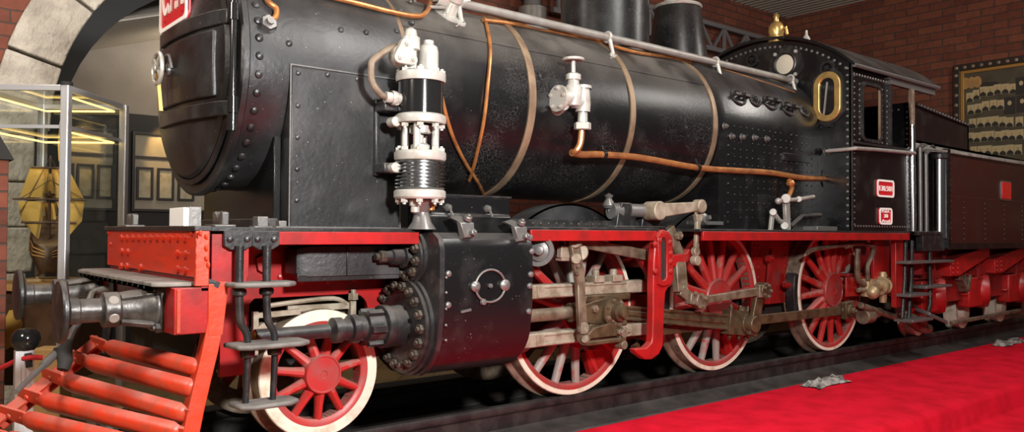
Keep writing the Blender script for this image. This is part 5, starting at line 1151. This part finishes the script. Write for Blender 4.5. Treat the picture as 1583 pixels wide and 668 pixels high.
# the portrait tableau on the right wall
TX = XW; y1, y0, z0, z1 = .74, -2.6, 1.9, 5.42
b = B(); b.box(TX - .06, TX, y0, y1, z0, z1); tab = build('portrait_tableau', b, 'tableau_ground', None); tag(tab, 'large framed tableau of old portrait photographs on the right brick wall', 'picture')
def fr4(m, x): return [(x, y0 + m, z0 + m), (x, y1 - m, z0 + m), (x, y1 - m, z1 - m), (x, y0 + m, z1 - m)]
b = B(); b.frame(fr4(-.04, TX - .05), fr4(.10, TX - .05), (-.10, 0, 0)); of = build('outer_frame', b, 'frame_dark', tab, bev=.01)
b = B(); b.frame(fr4(.10, TX - .05), fr4(.17, TX - .05), (-.05, 0, 0)); build('gilt_slip', b, 'gilt', tab, bev=.006)
for k in range(22):
    b = B(); b.rivet((TX - .15, y1 + .03 - .07 - k * .17, z1 - .035), nX, .045, .5, 10); build('frame_ornament', b, 'band_bronze', of)
for k in range(12):
    b = B(); b.rivet((TX - .15, y1 - .03, z1 - .2 - k * .22), nX, .045, .5, 10); build('frame_ornament', b, 'band_bronze', of)
C7 = lambda x, y: F(1460 + x / 2.675, 80 + y / 2.675, TX - .065)
small = [(105, 190), (133, 178), (160, 165), (190, 163), (220, 155), (252, 153), (284, 153), (110, 240), (140, 235), (170, 225), (203, 220), (232, 220), (117, 297), (150, 293), (180, 290), (210, 287), (240, 290), (270, 292), (310, 290), (108, 355), (135, 355), (165, 350), (193, 348), (222, 350), (252, 345), (280, 345), (312, 342), (122, 412), (150, 410), (180, 408), (212, 410), (242, 408), (272, 405), (305, 405)]
def portrait(c, w, h, bg, big=False):
    b = B(); b.box(c.x - .008, c.x + .01, c.y - w / 2, c.y + w / 2, c.z - h / 2, c.z + h / 2); p = build('portrait', b, bg, tab)
    b = B(); hd = V((c.x - .009, c.y, c.z + h * .14)); b.plate([hd + V((0, h * .11 * math.cos(t * PI / 6), h * .14 * math.sin(t * PI / 6))) for t in range(12)], (-.004, 0, 0))
    build('sitter_face', b, 'photo_pale' if big else 'cardboard', p)
    b = B(); zb = c.z - h * .48; b.plate([(c.x - .009, c.y + w * k, zb + h * q) for k, q in ((-.44, 0), (.44, 0), (.42, .22), (.27, .36), (.08, .44), (-.08, .44), (-.27, .36), (-.42, .22))], (-.004, 0, 0)); build('sitter_coat', b, 'photo_dark', p)
for x, y in small: portrait(C7(x, y), .145, .215, 'photo_pale')
for x, y in ((270, 222), (322, 214), (318, 140)): portrait(C7(x, y), .21, .36, 'photo_dark', True)
for row in range(4):
    for k in range(9):
        c = V((TX - .065, -.85 - k * .18 - .1, 4.75 - row * .55)); c.y = -.78 - k * .2
        if c.y > y0 + .3: portrait(c, .145, .215, 'photo_pale')
b = B(); q = C7(112, 128)
for dy in (-.12, 0, .12): b.plate([q + V((0, dy + .085 * math.cos(t * PI / 8), .13 * math.sin(t * PI / 8))) for t in range(16)], (-.008 - abs(dy) * .02, 0, 0))
build('medallion', b, 'wood_warm', tab)
b = B(); q = C7(175, 135); b.plate([q + V((0, .14, -.05)), q + V((0, -.3, -.05)), q + V((0, -.2, .03)), q + V((0, .06, .06))], (-.006, 0, 0)); build('title_ribbon', b, 'photo_dark', tab)
# lattice girder and drop pipe along the back wall
TR = root('trim_5', (10, YW - .2, 5.95), None, None); TR['kind'] = 'structure'
zt, zb_ = 6.60, 6.02; yt = YW - .22
b = B(); b.box(7.9, 16.4, yt - .05, yt + .05, zt - .05, zt + .05); build('top_chord', b, 'truss_paint', TR)
b = B(); b.box(7.9, 16.4, yt - .05, yt + .05, zb_ - .05, zb_ + .05); build('bottom_chord', b, 'truss_paint', TR)
x = 8.05; k = 0
while x < 15.5:
    b = B(); b.bar((x, yt, zb_), (x, yt, zt), .06, .06); build('upright', b, 'truss_paint', TR)
    b = B(); b.bar((x, yt, zt), (x + .45, yt, zb_), .05, .05); build('brace', b, 'truss_paint', TR)
    b = B(); b.bar((x + .9, yt, zt), (x + .45, yt, zb_), .05, .05); build('brace', b, 'truss_paint', TR); x += .9
b = B(); b.cyl((7.35, YW - .25, 5.95), (7.35, YW - .25, ZC), .16, n=20); dp = build('drop_pipe', b, 'truss_paint', None); tag(dp, 'grey vertical pipe with a wide foot on the back wall above the boiler', 'pipe')
b = B(); b.lathe([(.2, 0), (.27, .02), (.27, .26), (.18, .30)], (7.35, YW - .25, 5.68), nZ, 24); build('pipe_foot', b, 'silver_pipe', dp)
b = B(); b.bar((8.2, YW - .25, 7.0), (9.0, YW - .25, 6.2), .07, .07); o = build('knee_brace', b, 'truss_paint', TR)

# ================================================================== SHOWCASE WITH THE MODEL SHIP
d1, d2 = 8.2, 9.5
ZT, ZB_ = 3.15, 1.10
fr_c = D(100, 300, d1); br_c = D(190, 300, d2); bl_c = D(64, 300, d2); fl_c = fr_c + (bl_c - br_c)
cor = [V((p.x, p.y, 0)) for p in (fl_c, fr_c, br_c, bl_c)]; at = lambda i, z: V((cor[i].x, cor[i].y, z))
cc = sum(cor, V()) / 4
CASE = root('glass_showcase', (cc.x, cc.y, ZF), 'tall glass showcase with aluminium posts holding a model ship', 'showcase')
xdir = (cor[1] - cor[0]).normalized()
for i in range(4): b = B(); b.bar(at(i, ZF), at(i, ZT), .085, .085, xdir); build('post', b, 'alu', CASE, bev=.012)
for z in (ZT - .03,):
    for i in range(4): b = B(); b.bar(at(i, z), at((i + 1) % 4, z), .05, .06, (0, 0, 1)); build('top_rail', b, 'alu', CASE, bev=.006)
b = B()
for i in (1, 0): b = B(); b.cyl(at(i, ZT), at(i, ZT + .03), .06, n=16); build('post_cap', b, 'black_matte', CASE)

for i in range(4):
    p, q = at(i, 0), at((i + 1) % 4, 0); nrm = V(((q - p).y, -(q - p).x, 0)).normalized(); e = (q - p).normalized() * .05
    b = B(); b.plate([p + e + V((0, 0, ZB_)), q - e + V((0, 0, ZB_)), q - e + V((0, 0, ZT - .06)), p + e + V((0, 0, ZT - .06))], nrm * .008); build('glass_pane', b, 'clear_glass', CASE)
b = B(); b.plate([at(i, ZT - .01) + (cc - V((cor[i].x, cor[i].y, 0))).normalized() * .05 for i in range(4)], (0, 0, .008)); build('glass_top', b, 'clear_glass', CASE)
b = B(); b.plate([at(i, ZB_ - .07) + (cor[i] - V((cc.x, cc.y, 0))).normalized() * .02 for i in range(4)], (0, 0, .07)); build('display_shelf', b, 'wood_warm', CASE, bev=.006)
b = B(); b.plate([at(i, .05) + (V((cc.x, cc.y, 0)) - cor[i]).normalized() * .12 for i in range(4)], (0, 0, ZB_ - .13)); build('base_cabinet', b, 'wood_dark', CASE)
mid = [at(i, 2.72) for i in range(4)]
b = B(); b.plate([m + (V((cc.x, cc.y, 2.72)) - m).normalized() * .06 for m in mid], (0, 0, .01)); build('glass_shelf', b, 'clear_glass', CASE)
for i in (0, 1): b = B(); b.bar(mid[i], mid[(i + 1) % 4], .02, .035, (0, 0, 1)); build('shelf_rail', b, 'alu', CASE)
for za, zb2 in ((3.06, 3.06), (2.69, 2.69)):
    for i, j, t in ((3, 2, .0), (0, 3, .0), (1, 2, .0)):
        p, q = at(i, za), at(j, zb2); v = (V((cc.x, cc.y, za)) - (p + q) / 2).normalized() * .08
        b = B(); b.tube([p + v + (q - p) * .08, q + v - (q - p) * .08], .011, 8); build('reflection_strip', b, 'reflection_glow', CASE)  # glowing rods put in for the yellow reflections in the glass
# ship
sc = D(76, 350, 8.75); _r = _ray(76, 350); SY = V((_r.x, _r.y, 0)).normalized(); SX = V((SY.y, -SY.x, 0)); sp = lambda a, z, dd=0: V((sc.x, sc.y, 0)) + SX * a + SY * dd + V((0, 0, z))
SHIP = root('model_ship', sp(0, ZB_), 'wooden model sailing ship with large ochre sails inside the glass showcase', 'model ship')
px2a = lambda x: (x - 75) / 141.0
z_of = lambda y: CAM.z + (365 - y) / 141.0 - .0
secs = []
for dd, w, zt2, zb3 in ((-.30, .03, z_of(395), z_of(425)), (-.2, .14, z_of(385), z_of(432)), (0, .17, z_of(372), z_of(434)), (.25, .16, z_of(352), z_of(432)), (.38, .13, z_of(344), z_of(425))):
    zb3 = max(zb3, ZB_ + .03); secs.append([sp(-w, zt2, dd), sp(-w * 1.05, (zt2 + zb3) / 2, dd), sp(-w * .5, zb3, dd), sp(w * .5, zb3, dd), sp(w * 1.05, (zt2 + zb3) / 2, dd), sp(w, zt2, dd)])
b = B(); b.sweep(secs); hull = build('hull', b, 'wood_dark', SHIP, smooth=60)
b = B()
for k, f in enumerate((.3, .55, .8)):
    for (A_, C_) in zip(secs, secs[1:]):
        b.bar(A_[0] + (A_[1] - A_[0]) * f - SX * .004, C_[0] + (C_[1] - C_[0]) * f - SX * .004, .012, .015); b.bar(A_[5] + (A_[4] - A_[5]) * f + SX * .004, C_[5] + (C_[4] - C_[5]) * f + SX * .004, .012, .015)
build('wale', b, 'wood_warm', hull)
b = B(); b.box(-.0, .0, 0, 0, 0, 0) if False else None
for k in (-.12, .12): b.bar(sp(k, ZB_ + .0, 0), sp(k * .6, ZB_ + .1, 0), .05, .03, SX)
b.bar(sp(-.2, ZB_ + .015, 0), sp(.2, ZB_ + .015, 0), .2, .03, (0, 0, 1)); build('cradle', b, 'wood_warm', SHIP)
for dd, zt2 in ((-.12, z_of(258)), (.15, z_of(250)), (.3, z_of(285))):
    b = B(); b.cyl(sp(0, z_of(400), dd), sp(0, zt2, dd), .02, .01, n=10); b.lathe([(.05, 0), (.06, .03)], sp(0, z_of(315), dd), nZ, 12); build('mast', b, 'wood_dark', SHIP)
b = B()
for y, w in ((320, .34), (272, .18), (355, .26)): b.cyl(sp(-w, z_of(y), -.16), sp(w, z_of(y), -.16), .012, n=8)
build('yard', b, 'wood_dark', SHIP)
def sail(pts, dd, bulge, mat='canvas'):
    """bellied sail through four corners, with thickness"""
    n = 9; g = []
    (xa, ya), (xb, yb), (xc, yc), (xd, yd) = pts
    for j in range(n):
        v = j / (n - 1); row = []
        for i in range(n):
            u = i / (n - 1)
            x = (xa * (1 - u) + xb * u) * (1 - v) + (xd * (1 - u) + xc * u) * v; y = (ya * (1 - u) + yb * u) * (1 - v) + (yd * (1 - u) + yc * u) * v
            row.append(sp(px2a(x), z_of(y), dd - bulge * math.sin(PI * u) * math.sin(PI * v)))
        g.append(row)
    vs = [p for r in g for p in r]; m = len(vs); vs += [p + SY * .006 for p in vs]; fs = []
    for j in range(n - 1):
        for i in range(n - 1):
            k = j * n + i; fs += [(k, k + 1, k + n + 1, k + n), (m + k, m + k + n, m + k + n + 1, m + k + 1)]
    for i in range(n - 1): fs += [(i, m + i, m + i + 1, i + 1), ((n - 1) * n + i, (n - 1) * n + i + 1, m + (n - 1) * n + i + 1, m + (n - 1) * n + i)]
    for j in range(n - 1): fs += [(j * n, j * n + n, m + j * n + n, m + j * n), (j * n + n - 1, m + j * n + n - 1, m + j * n + 2 * n - 1, j * n + 2 * n - 1)]
    b = B(); b.add(vs, fs); return build('sail', b, mat, SHIP, smooth=60)
sail(((49, 271), (99, 271), (121, 317), (36, 317)), -.10, .05); sail(((34, 323), (70, 323), (61, 382), (38, 350)), -.10, .04); sail(((84, 322), (122, 321), (119, 352), (98, 380)), -.10, .04); sail(((68, 324), (86, 324), (84, 350), (70, 350)), .05, .03)
b = B()
for (xa, ya), (xb, yb) in (((75, 255), (37, 345)), ((75, 255), (118, 345)), ((75, 262), (58, 395)), ((75, 262), (93, 395)), ((75, 290), (37, 320)), ((75, 290), (120, 318))): b.tube([sp(px2a(xa), z_of(ya), -.17), sp(px2a(xb), z_of(yb), -.17)], .004, 5)
build('rigging', b, 'wood_dark', SHIP)
# ---- rope barrier post at the far left
pc = D(37, 560, 6.9); STN = root('barrier_post', (pc.x, pc.y, ZF), 'white rope barrier post with a black ball cap at the far left', 'barrier post')
b = B(); b.box(pc.x - .07, pc.x + .07, pc.y - .05, pc.y + .05, ZF + .03, .62)
for k in (-.035, 0, .035): b.box(pc.x + k - .006, pc.x + k + .006, pc.y - .056, pc.y + .05, ZF + .03, .62)
build('upright', b, 'alu', STN)
b = B(); b.lathe([(0, 0), (.18, 0), (.18, .02), (.16, .035), (0, .04)], (pc.x, pc.y, ZF), nZ, 32); build('base_plate', b, 'alu', STN)
b = B(); q = D(40, 525, 6.9); b.lathe([(0, -.095), (.07, -.09), (.105, -.05), (.115, 0), (.105, .05), (.07, .09), (0, .10)], (pc.x + .01, pc.y, q.z), nZ, 28); build('ball_cap', b, 'black_gloss', STN)
b = B(); b.bar((pc.x + .02, pc.y - .06, .60), (pc.x + .03, pc.y - .06, .48), .05, .05); build('rope_hook', b, 'black_matte', STN)
b = B(); q = D(44, 553, 6.85); b.tube([D(66, 553, 6.9), q, D(25, 558, 6.9), D(0, 569, 7.0), D(-60, 590, 7.2), D(-130, 585, 7.5)], .022, 10, sm=5); rp = build('barrier_rope', b, 'rope_red', None); tag(rp, 'dark red barrier rope hanging from the white post', 'rope')
# second post that carries the other end, outside the frame, is not seen
# ---- boxes and boards on the floor behind the pilot
def carton(px, py, dep, w, d, h, rz, lab, mat='cardboard', open_=True):
    q = D(px, py, dep); c, s = math.cos(rz), math.sin(rz); R_ = lambda x, y, z: V((q.x + x * c - y * s, q.y + x * s + y * c, ZF + z))
    b = B(); b.add([R_(x, y, z) for x in (-w / 2, w / 2) for y in (-d / 2, d / 2) for z in (0, h)], [(0, 1, 3, 2), (4, 6, 7, 5), (0, 4, 5, 1), (2, 3, 7, 6), (0, 2, 6, 4), (1, 5, 7, 3)])
    o = build('carton' if mat == 'cardboard' else 'grey_crate', b, mat, None, bev=.008, base=True); tag(o, lab, 'box', 'boxes on the floor behind the pilot')
    b = B(); b.add([R_(x, y, z) for x, y, z in ((-w / 2, -d / 2, h), (w / 2, -d / 2, h), (w / 2, -d / 2 - .16, h + .07), (-w / 2, -d / 2 - .16, h + .07), (-w / 2, -d / 2, h + .006), (w / 2, -d / 2, h + .006), (w / 2, -d / 2 - .16, h + .076), (-w / 2, -d / 2 - .16, h + .076))], [(0, 3, 2, 1), (4, 5, 6, 7), (0, 1, 5, 4), (1, 2, 6, 5), (2, 3, 7, 6), (3, 0, 4, 7)]); build('flap', b, mat, o)
carton(190, 590, 8.9, .55, .4, .3, .4, 'brown carton on the tiles behind the pilot bars'); carton(128, 600, 7.5, .4, .25, .34, -.3, 'grey crate on the tiles behind the pilot nose', 'plank_grey'); carton(160, 595, 8.0, .22, .2, .45, .6, 'small pale crate standing behind the pilot nose', 'crumple')
b = B(); q = D(14, 505, 7.9); b.plate([D(x, y, 8.26) for x, y in ((28, 478), (34, 500), (30, 528), (10, 541), (-6, 532), (0, 508), (14, 480))], FW * .03); cbd = build('card_cutout', b, 'canvas', None); tag(cbd, 'yellow card shape fixed to the showcase base at the far left', 'card')
b = B(); b.plate([D(x, y, 7.85) for x, y in ((48, 540), (92, 540), (92, 697), (48, 697))], FW * .22); o = build('tan_box', b, 'cardboard', None, bev=.01); tag(o, 'plain tall tan box standing against the showcase base behind the barrier post', 'box')
b = B(); q = D(2, 400, 8.0); b.box(q.x - .35, q.x + .03, q.y - .15, q.y + .2, ZF, 2.35); rp_ = build('brick_pillar', b, 'brick_back', None, bev=.01); tag(rp_, 'red brick pillar with a black cap cut by the left edge', 'pillar')
b = B(); b.sweep([[V((q.x - .4, q.y - .2, 2.35)), V((q.x + .07, q.y - .2, 2.35)), V((q.x + .07, q.y + .25, 2.35)), V((q.x - .4, q.y + .25, 2.35))], [V((q.x - .25, q.y - .05, 2.62)), V((q.x - .05, q.y - .05, 2.62)), V((q.x - .05, q.y + .1, 2.62)), V((q.x - .25, q.y + .1, 2.62))]]); build('pillar_cap', b, 'black_matte', rp_)

# ================================================================== LIGHT
def area(name, loc, target, size, power, col=(1, 1, 1), size_y=None):
    l = bpy.data.lights.new(name, 'AREA'); l.energy = power; l.color = col; l.size = size
    if size_y: l.shape = 'RECTANGLE'; l.size_y = size_y
    o = bpy.data.objects.new(name, l); COL.objects.link(o); o.location = loc
    o.rotation_euler = (V(target) - V(loc)).to_track_quat('-Z', 'Y').to_euler(); return o
def spot(name, loc, target, power, ang, col, blend=.6):
    l = bpy.data.lights.new(name, 'SPOT'); l.energy = power; l.color = col; l.spot_size = ang; l.spot_blend = blend; l.shadow_soft_size = .05
    o = bpy.data.objects.new(name, l); COL.objects.link(o); o.location = loc
    o.rotation_euler = (V(target) - V(loc)).to_track_quat('-Z', 'Y').to_euler(); return o
area('flash', (-.3, -6.9, 3.4), (1.2, -1, 1.6), .45, 660, (1, .98, .96))
area('hall_fill', (3.0, -4.5, 7.2), (2.5, 0, 1), 1.6, 420, (1, .97, .92), 5)
area('hall_fill', (10.5, -5.0, 6.8), (11, 0, 1), 1.4, 260, (1, .95, .88), 3)  # second overhead light, added to brighten the tender
area('left_lamp', (-4.6, -2.4, 4.6), (-.8, 0, 1.3), 1.0, 210, (1, .90, .79))
area('arch_fill', (-2.6, 1.2, 6.9), (-.7, 5, 4.0), .8, 130, (1, .93, .84))  # unseen fill light, added to brighten the stone arch
spot('board_spot', (1.84, 8.5, 3.95), (1.84, 8.95, 3.2), 75, .7, (1, .62, .2))
spot('case_board_spot', (.55, 8.5, 3.9), (.55, 8.95, 3.2), 70, .7, (1, .62, .2))
spot('ship_spot', (cc.x, cc.y - .3, 3.05), tuple(sp(0, 2.0, 0)), 25, 1.6, (1, .72, .35))
area('passage_light', (2.6, 7.6, 5.0), (1.0, 9, 4.2), .6, 22, (1, .85, .65))
w = bpy.data.worlds.new('world'); w.use_nodes = True; SC.world = w
w.node_tree.nodes['Background'].inputs[0].default_value = (1, .92, .84, 1); w.node_tree.nodes['Background'].inputs[1].default_value = .035
SC.view_settings.view_transform = 'Standard'; SC.view_settings.look = 'None'; SC.view_settings.exposure = .35; SC.view_settings.gamma = 1; SC.view_settings.use_curve_mapping = False
